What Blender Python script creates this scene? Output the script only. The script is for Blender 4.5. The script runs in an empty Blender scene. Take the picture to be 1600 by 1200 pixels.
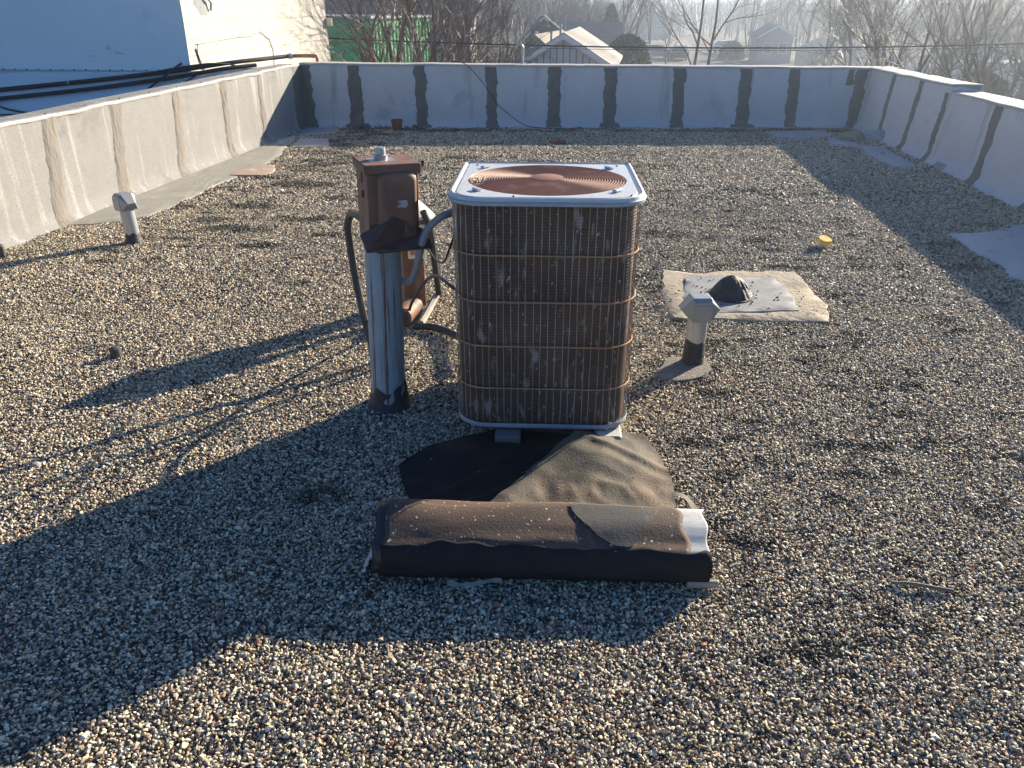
import bpy, bmesh, math, random
import numpy as np
from mathutils import Vector, Matrix, noise as mnoise
R = math.radians
random.seed(7); rng = np.random.default_rng(11)
sc = bpy.context.scene
C = sc.collection
PI = math.pi
# ---------------------------------------------------------------- camera
cam_d = bpy.data.cameras.new("camera"); cam = bpy.data.objects.new("camera", cam_d); C.objects.link(cam)
cam.location = (0, 0, 1.65)
cam_d.sensor_width = 36; cam_d.lens = 36 * 1208 / 1600
cam.rotation_euler = (R(90) - math.atan(595 / 1208), 0, 0)
cam_d.clip_start = 0.05; cam_d.clip_end = 6000
sc.camera = cam
# ---------------------------------------------------------------- sky and sun
SUN_EL, SUN_AZ = 18.5, 46.5
w = bpy.data.worlds.new("World"); sc.world = w; w.use_nodes = True
nt = w.node_tree; bg = nt.nodes['Background']
sky = nt.nodes.new('ShaderNodeTexSky'); sky.sky_type = 'NISHITA'; sky.sun_disc = False
sky.sun_elevation = R(SUN_EL); sky.sun_rotation = R(SUN_AZ)
sky.air_density = 1.0; sky.dust_density = 0.0; sky.ozone_density = 5.0
# clear winter sky: slightly bluer than the model, pale band at the horizon
tn = nt.nodes.new('ShaderNodeMix'); tn.data_type = 'RGBA'; tn.blend_type = 'MULTIPLY'; tn.inputs[0].default_value = 1; nt.links.new(sky.outputs[0], tn.inputs[6]); tn.inputs[7].default_value = (.62, .90, 1.14, 1)
gc = nt.nodes.new('ShaderNodeTexCoord'); sp = nt.nodes.new('ShaderNodeSeparateXYZ'); nt.links.new(gc.outputs['Generated'], sp.inputs[0])
mr0 = nt.nodes.new('ShaderNodeMapRange'); mr0.inputs[1].default_value = 0.0; mr0.inputs[2].default_value = .10; mr0.inputs[3].default_value = 1; mr0.inputs[4].default_value = 0; nt.links.new(sp.outputs[2], mr0.inputs[0])
hz0 = nt.nodes.new('ShaderNodeMix'); hz0.data_type = 'RGBA'; nt.links.new(mr0.outputs[0], hz0.inputs[0]); nt.links.new(tn.outputs[2], hz0.inputs[6]); hz0.inputs[7].default_value = (5.6, 7.6, 8.8, 1)
nt.links.new(hz0.outputs[2], bg.inputs[0]); bg.inputs[1].default_value = 0.050
sd = bpy.data.lights.new("sun", 'SUN'); sd.energy = 5.0; sd.angle = R(0.5); sd.color = (1, .865, .665)
sun = bpy.data.objects.new("sun", sd); C.objects.link(sun)
sv = Vector((math.cos(R(SUN_EL)) * math.sin(R(SUN_AZ)), math.cos(R(SUN_EL)) * math.cos(R(SUN_AZ)), math.sin(R(SUN_EL))))
sun.rotation_euler = sv.to_track_quat('Z', 'Y').to_euler(); sun.location = sv * 50
sc.view_settings.view_transform = 'Standard'; sc.view_settings.look = 'None'
sc.view_settings.exposure = 1.65; sc.view_settings.gamma = 1
try:
    sc.cycles.volume_bounces = 0; sc.cycles.max_bounces = 6; sc.cycles.volume_max_steps = 64
except Exception: pass

HAZE = .0025
# ---------------------------------------------------------------- materials
def mat(name, c1, c2=None, c3=None, scale=6.0, rough=.75, metal=0.0, bump=.25, bscale=60.0, bdist=.004,
        stain=.55, sscale=2.0, stretch=(1, 1, 1), speck=None, spscale=120, spth=.7, spec=.4, streak=None):
    m = bpy.data.materials.new(name); m.use_nodes = True; n = m.node_tree.nodes; l = m.node_tree.links
    b = n['Principled BSDF']; b.inputs['Roughness'].default_value = rough; b.inputs['Metallic'].default_value = metal
    b.inputs['Specular IOR Level'].default_value = spec
    tc = n.new('ShaderNodeTexCoord'); mp = n.new('ShaderNodeMapping'); mp.inputs['Scale'].default_value = stretch
    l.new(tc.outputs['Object'], mp.inputs[0])
    def nz(s, d=5, r=.6, vec=None):
        t = n.new('ShaderNodeTexNoise'); t.inputs['Scale'].default_value = s; t.inputs['Detail'].default_value = d
        t.inputs['Roughness'].default_value = r; l.new((vec or mp.outputs[0]), t.inputs['Vector']); return t
    def ramp(fac, p0, p1, a, bb):
        r = n.new('ShaderNodeValToRGB'); r.color_ramp.elements[0].position = p0; r.color_ramp.elements[1].position = p1
        r.color_ramp.elements[0].color = (*a, 1); r.color_ramp.elements[1].color = (*bb, 1); l.new(fac, r.inputs[0]); return r
    def mix(f, a, bb):
        x = n.new('ShaderNodeMix'); x.data_type = 'RGBA'; l.new(f, x.inputs[0]); l.new(a, x.inputs[6]); l.new(bb, x.inputs[7]); return x.outputs[2]
    c2 = c2 or tuple(k * .8 for k in c1)
    col = ramp(nz(scale).outputs[0], .3, .7, c1, c2).outputs[0]
    if c3:
        f = ramp(nz(sscale, 7, .65).outputs[0], stain, stain + .08, (0, 0, 0), (1, 1, 1))
        cc = n.new('ShaderNodeRGB'); cc.outputs[0].default_value = (*c3, 1); col = mix(f.outputs[0], col, cc.outputs[0])
    if streak:
        mp2 = n.new('ShaderNodeMapping'); mp2.inputs['Scale'].default_value = streak[1]; l.new(tc.outputs['Object'], mp2.inputs[0])
        f = ramp(nz(1.0, 4, .6, mp2.outputs[0]).outputs[0], streak[2], streak[2] + .1, (0, 0, 0), (1, 1, 1))
        cc = n.new('ShaderNodeRGB'); cc.outputs[0].default_value = (*streak[0], 1); col = mix(f.outputs[0], col, cc.outputs[0])
    if speck:
        f = ramp(nz(spscale, 2, .5).outputs[0], spth, spth + .04, (0, 0, 0), (1, 1, 1))
        cc = n.new('ShaderNodeRGB'); cc.outputs[0].default_value = (*speck, 1); col = mix(f.outputs[0], col, cc.outputs[0])
    l.new(col, b.inputs['Base Color'])
    if bump:
        bp = n.new('ShaderNodeBump'); bp.inputs['Strength'].default_value = bump; bp.inputs['Distance'].default_value = bdist
        l.new(nz(bscale, 4, .6).outputs[0], bp.inputs['Height']); l.new(bp.outputs[0], b.inputs['Normal'])
    return m

M = {}
M['wall'] = mat('grey membrane', (.47, .48, .48), (.53, .535, .535), (.40, .41, .41), scale=3, sscale=1.4, stain=.58, rough=.8, bump=.35, bscale=30, bdist=.01, speck=(.30, .30, .30), spscale=55, spth=.68, streak=((.36, .365, .36), (3.5, 3.5, .5), .60))
M['wall_left'] = mat('granule membrane', (.22, .217, .212), (.255, .252, .247), (.175, .173, .17), scale=5, sscale=1.7, stain=.56, rough=.9, bump=.5, bscale=190, bdist=.004, speck=(.19, .185, .175), spscale=105, spth=.55, streak=((.36, .345, .325), (9, 9, .7), .55))
M['seam_dark'] = mat('tar seam', (.105, .11, .10), (.15, .15, .13), (.20, .19, .16), scale=9, rough=.7, bump=.6, bscale=25, bdist=.015, stain=.63)
M['seam_tan'] = mat('weathered seam', (.20, .18, .155), (.17, .155, .14), (.10, .095, .085), scale=10, sscale=9, stain=.57, rough=.85, bump=.8, bscale=22, bdist=.02, stretch=(1, 1, .35))
M['coping'] = mat('coping membrane', (.44, .43, .40), (.36, .35, .33), (.45, .42, .38), scale=4, sscale=5, stain=.6, rough=.6, bump=.5, bscale=14, bdist=.01)
M['tile'] = mat('clay coping', (.38, .28, .21), (.33, .25, .20), (.38, .34, .29), scale=4, rough=.85, bump=.3)
M['white_metal'] = mat('painted white metal', (.54, .55, .54), (.48, .49, .48), (.42, .38, .33), scale=5, sscale=9, stain=.64, rough=.38, bump=.05, spec=.5)
M['rim_metal'] = mat('chalky grey metal', (.34, .37, .39), (.28, .30, .32), (.30, .22, .17), scale=9, sscale=12, stain=.66, rough=.5, bump=.1)
M['rust'] = mat('rusty steel', (.145, .075, .05), (.22, .112, .07), (.075, .05, .042), scale=11, sscale=9, stain=.53, rough=.62, bump=.35, bscale=90, bdist=.002, speck=(.34, .19, .12), spscale=60, spth=.70)
M['rust_dark'] = mat('dark rust', (.07, .04, .032), (.11, .06, .045), rough=.7, scale=18, bump=.3)
M['rust_wire'] = mat('rusty wire', (.44, .22, .10), (.32, .17, .10), (.50, .27, .12), scale=9, sscale=5, rough=.7, bump=.2)
M['grille'] = mat('rusted grille', (.25, .115, .075), (.20, .09, .06), (.32, .17, .12), scale=7, sscale=5, rough=.62, bump=.2)
M['wire'] = mat('old wire', (.40, .26, .17), (.30, .20, .14), (.38, .34, .30), scale=6, sscale=4, stain=.5, rough=.6, bump=.1)
M['galv'] = mat('galvanised steel', (.40, .42, .43), (.34, .355, .36), (.30, .25, .20), scale=8, sscale=7, stain=.66, rough=.42, metal=.55, bump=.1)
M['galv_cap'] = mat('galvanised cap', (.30, .32, .32), (.25, .265, .27), rough=.45, metal=.4, scale=4, bump=.08)
M['post'] = mat('painted steel post', (.31, .365, .385), (.25, .295, .315), (.46, .48, .47), scale=7, sscale=6, stain=.6, rough=.75, bump=.35, streak=((.15, .07, .045), (52, 52, 1.6), .52))
M['tar'] = mat('roof tar', (.028, .03, .032), (.05, .05, .05), (.09, .085, .08), scale=14, sscale=16, stain=.62, rough=.6, bump=.8, bscale=50, bdist=.01)
M['black'] = mat('black rubber', (.022, .024, .026), (.035, .036, .038), rough=.5, bump=.15, bscale=90)
M['grey_tube'] = mat('grey conduit', (.20, .21, .22), (.26, .27, .27), rough=.5, bump=.1)
M['cream'] = mat('cream painted metal', (.66, .60, .48), (.60, .54, .42), (.42, .27, .16), scale=5, sscale=6, stain=.64, rough=.5, bump=.1)
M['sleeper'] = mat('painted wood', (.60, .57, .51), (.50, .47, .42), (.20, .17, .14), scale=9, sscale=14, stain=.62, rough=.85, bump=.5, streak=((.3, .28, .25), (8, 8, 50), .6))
M['mat_shaded'] = mat('shaded rubber sheet', (.014, .015, .016), (.022, .022, .021), (.04, .036, .03), scale=6, sscale=3, stain=.6, rough=.8, spec=.15, bump=.4, bscale=90, bdist=.004)  # dark rubber; the condenser's shade on the mat's left is put into its colour
M['mat_rubber'] = mat('rubber sheet', (.072, .066, .052), (.105, .09, .065), (.17, .125, .085), scale=7, sscale=3.0, stain=.55, rough=.8, bump=.6, bscale=120, bdist=.004, speck=(.45, .42, .36), spscale=190, spth=.70)
M['roll'] = mat('brown dusty felt', (.105, .066, .045), (.07, .05, .038), (.14, .09, .06), scale=5, sscale=3, rough=.8, bump=.5, bscale=130, bdist=.003, speck=(.66, .60, .52), spscale=75, spth=.685, streak=((.14, .095, .07), (2, 40, 40), .58))
M['roll_shade'] = mat('shaded felt', (.016, .016, .018), (.026, .025, .026), (.05, .045, .042), scale=6, sscale=5, stain=.66, rough=.85, spec=.12, bump=.6, bscale=60, bdist=.003, speck=(.3, .28, .26), spscale=60, spth=.76)
M['roll_dark'] = mat('grey felt patch', (.055, .053, .05), (.08, .075, .068), (.11, .09, .075), scale=5, sscale=5, rough=.8, bump=.5, bscale=110, bdist=.003, speck=(.4, .38, .36), spscale=120, spth=.73)
M['white_felt'] = mat('white torn membrane', (.46, .475, .47), (.38, .39, .38), (.30, .27, .24), scale=12, sscale=14, stain=.57, rough=.7, bump=.3, bscale=30, bdist=.004, stretch=(.3, 1, 1))
M['patch_tan'] = mat('tan membrane', (.31, .26, .19), (.36, .305, .225), (.22, .19, .145), scale=4, sscale=3, rough=.85, bump=.7, bscale=26, bdist=.012, speck=(.10, .09, .08), spscale=34, spth=.70)
M['patch_tar'] = mat('gritty flashing', (.20, .175, .15), (.14, .13, .12), (.26, .23, .20), scale=9, sscale=6, rough=.85, bump=.8, bscale=80, bdist=.006, speck=(.4, .36, .3), spscale=110, spth=.66)
M['patch_grey'] = mat('grey coated membrane', (.25, .265, .27), (.20, .21, .215), (.14, .14, .135), scale=6, sscale=5, rough=.8, bump=.4, bscale=60, bdist=.006, speck=(.08, .08, .08), spscale=38, spth=.69)
M['patch_strip'] = mat('weathered membrane', (.30, .29, .25), (.25, .245, .215), (.35, .33, .285), scale=3, sscale=2.5, rough=.85, bump=.4, bscale=40, bdist=.006, streak=((.22, .21, .19), (3, 3, 3), .66))
M['patch_pale'] = mat('pale membrane', (.32, .33, .335), (.37, .38, .385), (.21, .21, .205), scale=3, sscale=5, stain=.58, rough=.6, bump=.25, bscale=40, speck=(.1, .1, .1), spscale=20, spth=.72)
M['block_sun'] = mat('white painted block', (.80, .76, .65), (.74, .69, .58), (.62, .46, .38), scale=2.5, sscale=.8, stain=.66, rough=.8, bump=.4, bscale=24, bdist=.01, stretch=(1, 1, .6))
M['flash'] = mat('coated flashing', (.62, .64, .64), (.56, .58, .58), (.50, .51, .51), scale=1.5, sscale=1.2, rough=.5, bump=.3, bscale=9, bdist=.02)
M['yellow'] = mat('yellow plastic', (.85, .50, .03), (.80, .46, .03), rough=.4, bump=0)
M['yellow_side'] = mat('pale yellow plastic', (.72, .60, .34), (.70, .58, .30), rough=.45, bump=0)
M['clay'] = mat('terracotta', (.22, .085, .05), (.18, .07, .045), rough=.85)
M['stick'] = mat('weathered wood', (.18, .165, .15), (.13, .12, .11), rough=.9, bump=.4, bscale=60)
M['bark'] = mat('winter bark', (.065, .056, .05), (.045, .04, .037), (.09, .08, .07), scale=8, sscale=3, rough=.8, bump=.5, bscale=30, bdist=.02)
M['twig'] = mat('winter twigs', (.125, .092, .078), (.09, .07, .062), rough=.5, bump=0, scale=2)
M['twig_far'] = mat('far winter twigs', (.135, .10, .085), (.10, .08, .07), rough=.8, bump=0, scale=.05)
M['conifer'] = mat('evergreen foliage', (.035, .060, .040), (.055, .080, .045), (.022, .038, .03), scale=3, sscale=1.5, rough=.8, bump=0)
M['lawn'] = mat('winter lawn', (.16, .17, .06), (.20, .18, .08), (.13, .155, .05), scale=.15, sscale=.08, rough=.95, bump=.4, bscale=3, bdist=.05)
M['dirt'] = mat('dry ground', (.13, .095, .065), (.095, .075, .055), (.11, .10, .06), scale=.12, sscale=.06, rough=.95, bump=.4, bscale=2, bdist=.05)
M['road'] = mat('concrete street', (.20, .17, .145), (.17, .145, .125), (.14, .12, .105), scale=.4, sscale=.2, rough=.9, bump=.2)
M['kerb'] = mat('kerb concrete', (.48, .45, .41), rough=.9)
M['green'] = mat('green painted metal', (.08, .50, .17), (.09, .55, .20), (.07, .42, .15), scale=1, sscale=.6, rough=.5, bump=.1)
M['beige'] = mat('beige siding', (.62, .53, .39), (.56, .48, .36), (.46, .40, .31), scale=.8, sscale=.5, rough=.8)
M['roof_dark'] = mat('dark shingles', (.055, .07, .085), (.075, .09, .105), scale=2, rough=.85, bump=.6, bscale=8, bdist=.03)
M['roof_grey'] = mat('grey brown shingles', (.22, .19, .16), (.27, .23, .19), scale=2, rough=.9, bump=.6, bscale=8, bdist=.03)
M['roof_pale'] = mat('pale shingles', (.36, .33, .30), (.30, .275, .25), scale=2, rough=.85, bump=.5, bscale=8, bdist=.03)
M['white_trim'] = mat('white trim', (.74, .75, .76), (.68, .69, .70), rough=.6, bump=.05)
M['siding_white'] = mat('white siding', (.60, .62, .65), (.54, .56, .59), rough=.7, scale=1)
M['siding_blue'] = mat('grey siding', (.25, .28, .32), (.21, .24, .27), rough=.7, scale=1)
M['glass'] = mat('dark window glass', (.03, .035, .04), (.04, .045, .05), rough=.12, bump=0, spec=.6)
M['car_silver'] = mat('silver car paint', (.50, .52, .54), (.48, .50, .52), rough=.3, metal=.4, bump=0)
M['car_dark'] = mat('dark car paint', (.05, .06, .07), (.045, .055, .065), rough=.25, metal=.2, bump=0)
M['car_red'] = mat('maroon car paint', (.16, .04, .04), (.14, .035, .035), rough=.3, metal=.2, bump=0)
M['car_white'] = mat('white car paint', (.74, .75, .76), (.72, .73, .74), rough=.3, bump=0)
M['tyre'] = mat('tyre', (.02, .02, .02), rough=.85, bump=0)
M['hub'] = mat('wheel hub', (.4, .4, .4), rough=.4, metal=.6, bump=0)
M['lamp'] = mat('headlight glass', (.7, .7, .68), rough=.15, bump=0)
M['hill'] = mat('wooded hills', (.085, .085, .085), (.12, .11, .10), (.14, .125, .11), scale=.02, sscale=.01, rough=1, bump=0)
M['label'] = mat('worn paper label', (.46, .45, .43), (.34, .33, .32), (.15, .10, .08), scale=50, sscale=40, stain=.52, rough=.6, bump=.1)
M['insul'] = mat('old insulation', (.34, .31, .26), (.28, .26, .22), (.30, .25, .2), scale=20, sscale=12, rough=.8, bump=.3)
M['plant'] = mat('dead weeds', (.12, .115, .08), (.08, .085, .06), rough=.95, bump=0)

def brick_mat():
    m = bpy.data.materials.new('painted block wall'); m.use_nodes = True; n = m.node_tree.nodes; l = m.node_tree.links
    b = n['Principled BSDF']; b.inputs['Roughness'].default_value = .8
    uv = n.new('ShaderNodeUVMap'); tc = n.new('ShaderNodeTexCoord')
    wv = n.new('ShaderNodeTexNoise'); wv.inputs['Scale'].default_value = 2.2; l.new(tc.outputs['Object'], wv.inputs[0])
    ad = n.new('ShaderNodeMix'); ad.data_type = 'VECTOR'; ad.inputs[0].default_value = .012
    l.new(uv.outputs[0], ad.inputs[4]); l.new(wv.outputs['Color'], ad.inputs[5])
    br = n.new('ShaderNodeTexBrick'); br.inputs['Scale'].default_value = 1; br.inputs['Brick Width'].default_value = .4; br.inputs['Row Height'].default_value = .2
    br.inputs['Mortar Size'].default_value = .005; br.inputs['Mortar Smooth'].default_value = .6; l.new(ad.outputs[1], br.inputs[0])
    br.inputs['Color1'].default_value = (.46, .44, .385, 1); br.inputs['Color2'].default_value = (.42, .40, .345, 1); br.inputs['Mortar'].default_value = (.24, .225, .20, 1)
    def nz(s, d=6, vec=None):
        t = n.new('ShaderNodeTexNoise'); t.inputs['Scale'].default_value = s; t.inputs['Detail'].default_value = d; l.new(vec or tc.outputs['Object'], t.inputs[0]); return t.outputs[0]
    def rm(f, a, bb):
        r = n.new('ShaderNodeValToRGB'); r.color_ramp.elements[0].position = a; r.color_ramp.elements[1].position = bb; l.new(f, r.inputs[0]); return r.outputs[0]
    def mx(f, a, c, mul=1):
        x = n.new('ShaderNodeMix'); x.data_type = 'RGBA'; l.new(f, x.inputs[0]); l.new(a, x.inputs[6]); x.inputs[7].default_value = (*c, 1); return x.outputs[2]
    col = br.outputs[0]
    # peeled paint near the top showing red brown, grey at the bottom
    sx = n.new('ShaderNodeSeparateXYZ'); l.new(uv.outputs[0], sx.inputs[0])
    mr = n.new('ShaderNodeMapRange'); mr.inputs[1].default_value = 5.0; mr.inputs[2].default_value = 5.8; mr.inputs[3].default_value = 0; mr.inputs[4].default_value = .26
    l.new(sx.outputs[1], mr.inputs[0])
    mp = n.new('ShaderNodeMapping'); mp.inputs['Scale'].default_value = (1.6, 1.6, .9); l.new(tc.outputs['Object'], mp.inputs[0])
    s = n.new('ShaderNodeMath'); s.operation = 'ADD'; l.new(nz(1.6, 8, mp.outputs[0]), s.inputs[0]); l.new(mr.outputs[0], s.inputs[1])
    col = mx(rm(s.outputs[0], .90, .94), col, (.34, .23, .18))
    col = mx(rm(nz(3.5), .58, .72), col, (.40, .37, .31))
    l.new(col, b.inputs['Base Color'])
    bp = n.new('ShaderNodeBump'); bp.inputs['Strength'].default_value = .35; bp.inputs['Distance'].default_value = .006
    inv = n.new('ShaderNodeMath'); inv.operation = 'SUBTRACT'; inv.inputs[0].default_value = 1; l.new(br.outputs['Fac'], inv.inputs[1])
    ad2 = n.new('ShaderNodeMath'); ad2.operation = 'MULTIPLY_ADD'; l.new(nz(14), ad2.inputs[0]); ad2.inputs[1].default_value = .5; l.new(inv.outputs[0], ad2.inputs[2])
    l.new(ad2.outputs[0], bp.inputs['Height']); l.new(bp.outputs[0], b.inputs['Normal'])
    return m
M['block'] = brick_mat()

def plaster_mat():
    m = mat('white painted wall face', (.74, .75, .74), (.78, .79, .78), (.66, .67, .66), scale=1.2, sscale=.7, stain=.55, rough=.75, bump=.4, bscale=10, bdist=.012)
    n = m.node_tree.nodes; l = m.node_tree.links; b = n['Principled BSDF']
    src = b.inputs['Base Color'].links[0].from_socket
    tc = n.new('ShaderNodeTexCoord')
    mp = n.new('ShaderNodeMapping'); mp.inputs['Scale'].default_value = (2.2, 2.2, 9); l.new(tc.outputs['Object'], mp.inputs[0])
    t = n.new('ShaderNodeTexNoise'); t.inputs['Scale'].default_value = 1; t.inputs['Detail'].default_value = 9; t.inputs['Roughness'].default_value = .7; l.new(mp.outputs[0], t.inputs[0])
    r = n.new('ShaderNodeValToRGB'); r.color_ramp.elements[0].position = .635; r.color_ramp.elements[1].position = .69; l.new(t.outputs[0], r.inputs[0])
    x = n.new('ShaderNodeMix'); x.data_type = 'RGBA'; l.new(r.outputs[0], x.inputs[0]); l.new(src, x.inputs[6]); x.inputs[7].default_value = (.34, .34, .33, 1)
    l.new(x.outputs[2], b.inputs['Base Color']); return m
M['plaster'] = plaster_mat()

def coil_mat():
    m = bpy.data.materials.new('dirty coil fins'); m.use_nodes = True; n = m.node_tree.nodes; l = m.node_tree.links
    b = n['Principled BSDF']; b.inputs['Roughness'].default_value = .55; b.inputs['Metallic'].default_value = .25
    tc = n.new('ShaderNodeTexCoord')
    def nz(s, st=(1, 1, 1), d=5):
        mp = n.new('ShaderNodeMapping'); mp.inputs['Scale'].default_value = st; l.new(tc.outputs['Object'], mp.inputs[0])
        t = n.new('ShaderNodeTexNoise'); t.inputs['Scale'].default_value = s; t.inputs['Detail'].default_value = d; l.new(mp.outputs[0], t.inputs[0]); return t.outputs[0]
    def rm(f, a, bb, ca=(0, 0, 0), cb=(1, 1, 1)):
        r = n.new('ShaderNodeValToRGB'); r.color_ramp.elements[0].position = a; r.color_ramp.elements[1].position = bb
        r.color_ramp.elements[0].color = (*ca, 1); r.color_ramp.elements[1].color = (*cb, 1); l.new(f, r.inputs[0]); return r.outputs[0]
    def mx(f, a, c):
        x = n.new('ShaderNodeMix'); x.data_type = 'RGBA'; l.new(f, x.inputs[0]); l.new(a, x.inputs[6]); x.inputs[7].default_value = (*c, 1); return x.outputs[2]
    col = rm(nz(4), .35, .65, (.060, .042, .032), (.115, .072, .046))
    col = mx(rm(nz(7, (1, 1, .5)), .56, .70), col, (.14, .09, .06))
    col = mx(rm(nz(24, (1.3, 1.3, .38), 3), .60, .70), col, (.30, .25, .22))
    col = mx(rm(nz(55, (1, 1, .5), 2), .65, .72), col, (.42, .37, .34))
    wv = n.new('ShaderNodeTexWave'); wv.bands_direction = 'Z'; wv.inputs['Scale'].default_value = 26; wv.inputs['Distortion'].default_value = .4; l.new(tc.outputs['Object'], wv.inputs[0])
    x = n.new('ShaderNodeMix'); x.data_type = 'RGBA'; x.blend_type = 'MULTIPLY'; x.inputs[0].default_value = .22; l.new(col, x.inputs[6]); l.new(wv.outputs[0], x.inputs[7])
    l.new(x.outputs[2], b.inputs['Base Color'])
    bp = n.new('ShaderNodeBump'); bp.inputs['Strength'].default_value = .5; bp.inputs['Distance'].default_value = .003; l.new(wv.outputs[1], bp.inputs['Height']); l.new(bp.outputs[0], b.inputs['Normal'])
    return m
M['coil'] = coil_mat()

# ---------------------------------------------------------------- mesh helpers
class MB:
    def __init__(s): s.v = []; s.f = []
    def add(s, vs, fs):
        o = len(s.v); s.v += [tuple(p) for p in vs]; s.f += [tuple(i + o for i in f) for f in fs]; return s
    def box(s, c, d, rz=0, taper=1.0, bev=0.0):
        x, y, z = d[0] / 2, d[1] / 2, d[2] / 2; ca, sa = math.cos(rz), math.sin(rz); vs = []
        if bev <= 0:
            for k, t in ((-1, 1), (1, taper)):
                for i, j in ((-1, -1), (1, -1), (1, 1), (-1, 1)):
                    a, b = i * x * t, j * y * t; vs.append((c[0] + a * ca - b * sa, c[1] + a * sa + b * ca, c[2] + k * z))
            return s.add(vs, [(3, 2, 1, 0), (4, 5, 6, 7), (0, 1, 5, 4), (1, 2, 6, 5), (2, 3, 7, 6), (3, 0, 4, 7)])
        rings = []
        for zz, ins in ((-z, bev), (-z + bev, 0), (z - bev, 0), (z, bev)):
            r = []
            for i, j in ((-1, -1), (1, -1), (1, 1), (-1, 1)):
                for q in ((0, 1), (1, 0)) if i * j > 0 else ((1, 0), (0, 1)):
                    a = i * (x - ins - (bev * (1 - .3) if q[0] else 0)); b = j * (y - ins - (bev * .7 if q[1] else 0))
                    r.append((c[0] + a * ca - b * sa, c[1] + a * sa + b * ca, c[2] + zz))
            rings.append(r)
        return s.loft(rings, closed=True, caps=True)
    def loft(s, rings, closed=True, caps=False):
        n = len(rings[0]); vs = [p for r in rings for p in r]; fs = []
        for i in range(len(rings) - 1):
            for j in range(n if closed else n - 1):
                k = (j + 1) % n; fs.append((i * n + j, i * n + k, (i + 1) * n + k, (i + 1) * n + j))
        if caps: fs.append(tuple(range(n))[::-1]); fs.append(tuple((len(rings) - 1) * n + j for j in range(n)))
        return s.add(vs, fs)
    def lathe(s, prof, c=(0, 0, 0), n=24, axis='Z', caps=True):
        rings = []
        for r, h in prof:
            ring = []
            for i in range(n):
                a = 2 * PI * i / n; p = (r * math.cos(a), r * math.sin(a), h)
                if axis == 'Y': p = (p[0], p[2], p[1])
                if axis == 'X': p = (p[2], p[0], p[1])
                ring.append((p[0] + c[0], p[1] + c[1], p[2] + c[2]))
            rings.append(ring)
        return s.loft(rings, True, caps)
    def tube(s, pts, r, n=8, closed=False, caps=True):
        P = [Vector(p) for p in pts]; m = len(P); rr = r if hasattr(r, '__len__') else [r] * m
        up = None; rings = []
        for i in range(m):
            t = (P[(i + 1) % m] - P[i - 1]) if closed else (P[min(i + 1, m - 1)] - P[max(i - 1, 0)])
            t.normalize()
            if up is None: up = t.orthogonal().normalized()
            else:
                up = (up - t * up.dot(t))
                if up.length < 1e-6: up = t.orthogonal()
                up.normalize()
            b = t.cross(up)
            rings.append([P[i] + (up * math.cos(2 * PI * k / n) + b * math.sin(2 * PI * k / n)) * rr[i] for k in range(n)])
        if closed: rings.append(rings[0])
        return s.loft([[tuple(q) for q in r_] for r_ in rings], True, caps and not closed)
    def build(s, name, m, parent=None, smooth=False, loc=None, rz=0):
        me = bpy.data.meshes.new(name); me.from_pydata(s.v, [], s.f)
        me.materials.append(m if not isinstance(m, str) else M[m])
        bm = bmesh.new(); bm.from_mesh(me)
        if len(me.vertices) < 60000: bmesh.ops.recalc_face_normals(bm, faces=bm.faces)
        bm.to_mesh(me); bm.free()
        if smooth:
            me.polygons.foreach_set('use_smooth', [True] * len(me.polygons))
            try: me.set_sharp_from_angle(angle=R(40))
            except Exception: pass
        o = bpy.data.objects.new(name, me); C.objects.link(o)
        if parent: o.parent = parent
        if loc: o.location = loc
        if rz: o.rotation_euler = (0, 0, rz)
        return o

def spline(pts, k=8):
    P = [Vector(p) for p in pts]; P = [P[0] * 2 - P[1]] + P + [P[-1] * 2 - P[-2]]; out = []
    for i in range(1, len(P) - 2):
        a, b, c, d = P[i - 1:i + 3]
        for j in range(k):
            t = j / k; out.append(.5 * ((2 * b) + (c - a) * t + (2 * a - 5 * b + 4 * c - d) * t * t + (3 * b - a - 3 * c + d) * t ** 3))
    out.append(P[-2]); return out

def tag(o, label=None, cat=None, group=None, kind=None):
    if label: o['label'] = label
    if cat: o['category'] = cat
    if group: o['group'] = group
    if kind: o['kind'] = kind
    return o
def thing(name, label, cat, loc=(0, 0, 0), rz=0, group=None, tilt=None):
    o = bpy.data.objects.new(name, None); C.objects.link(o); o.empty_display_size = .1
    o.location = loc; o.rotation_euler = (tilt[0], tilt[1], rz) if tilt else (0, 0, rz)
    return tag(o, label, cat, group)
def nz1(x, y=0., z=0.): return mnoise.noise(Vector((x, y, z)))

# ---------------------------------------------------------------- far setting
def sheet(name, pts, z, m, kind='structure', parent=None):
    b = MB(); n = len(pts); b.add([(x, y, z) for x, y in pts], [tuple(range(n))]); o = b.build(name, m, parent)
    if kind: o['kind'] = kind
    return o
GZ = -4.0
gb = MB(); S = 4200
gb.add([(-S, -200, GZ), (S, -200, GZ), (S, S, GZ), (-S, S, GZ)], [(0, 1, 2, 3)]); tag(gb.build('ground', 'dirt'), kind='structure')
sheet('street', [(17.3, 70), (23.6, 70), (23.0, 92), (23.6, 103), (24.6, 112), (32, 160), (27, 160), (21.5, 112), (19.5, 100), (17.6, 88)], GZ + .008, M['road'])
sheet('street', [(-60, 84.0), (17.4, 84.0), (17.6, 91), (-60, 91)], GZ + .008, M['road'])
sheet('lawn', [(24.4, 92), (36, 88), (60, 92), (60, 125), (30, 130), (25.2, 112)], GZ + .012, M['lawn'])
kb = MB()
for a, b_ in (((23.75, 70), (23.2, 92)), ((23.2, 92), (23.8, 103)), ((23.8, 103), (24.9, 112)), ((17.1, 70), (17.4, 83.6))):
    kb.tube([(a[0], a[1], GZ + .06), (b_[0], b_[1], GZ + .06)], .09, 4)
tag(kb.build('kerb', 'kerb'), kind='structure')
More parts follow.
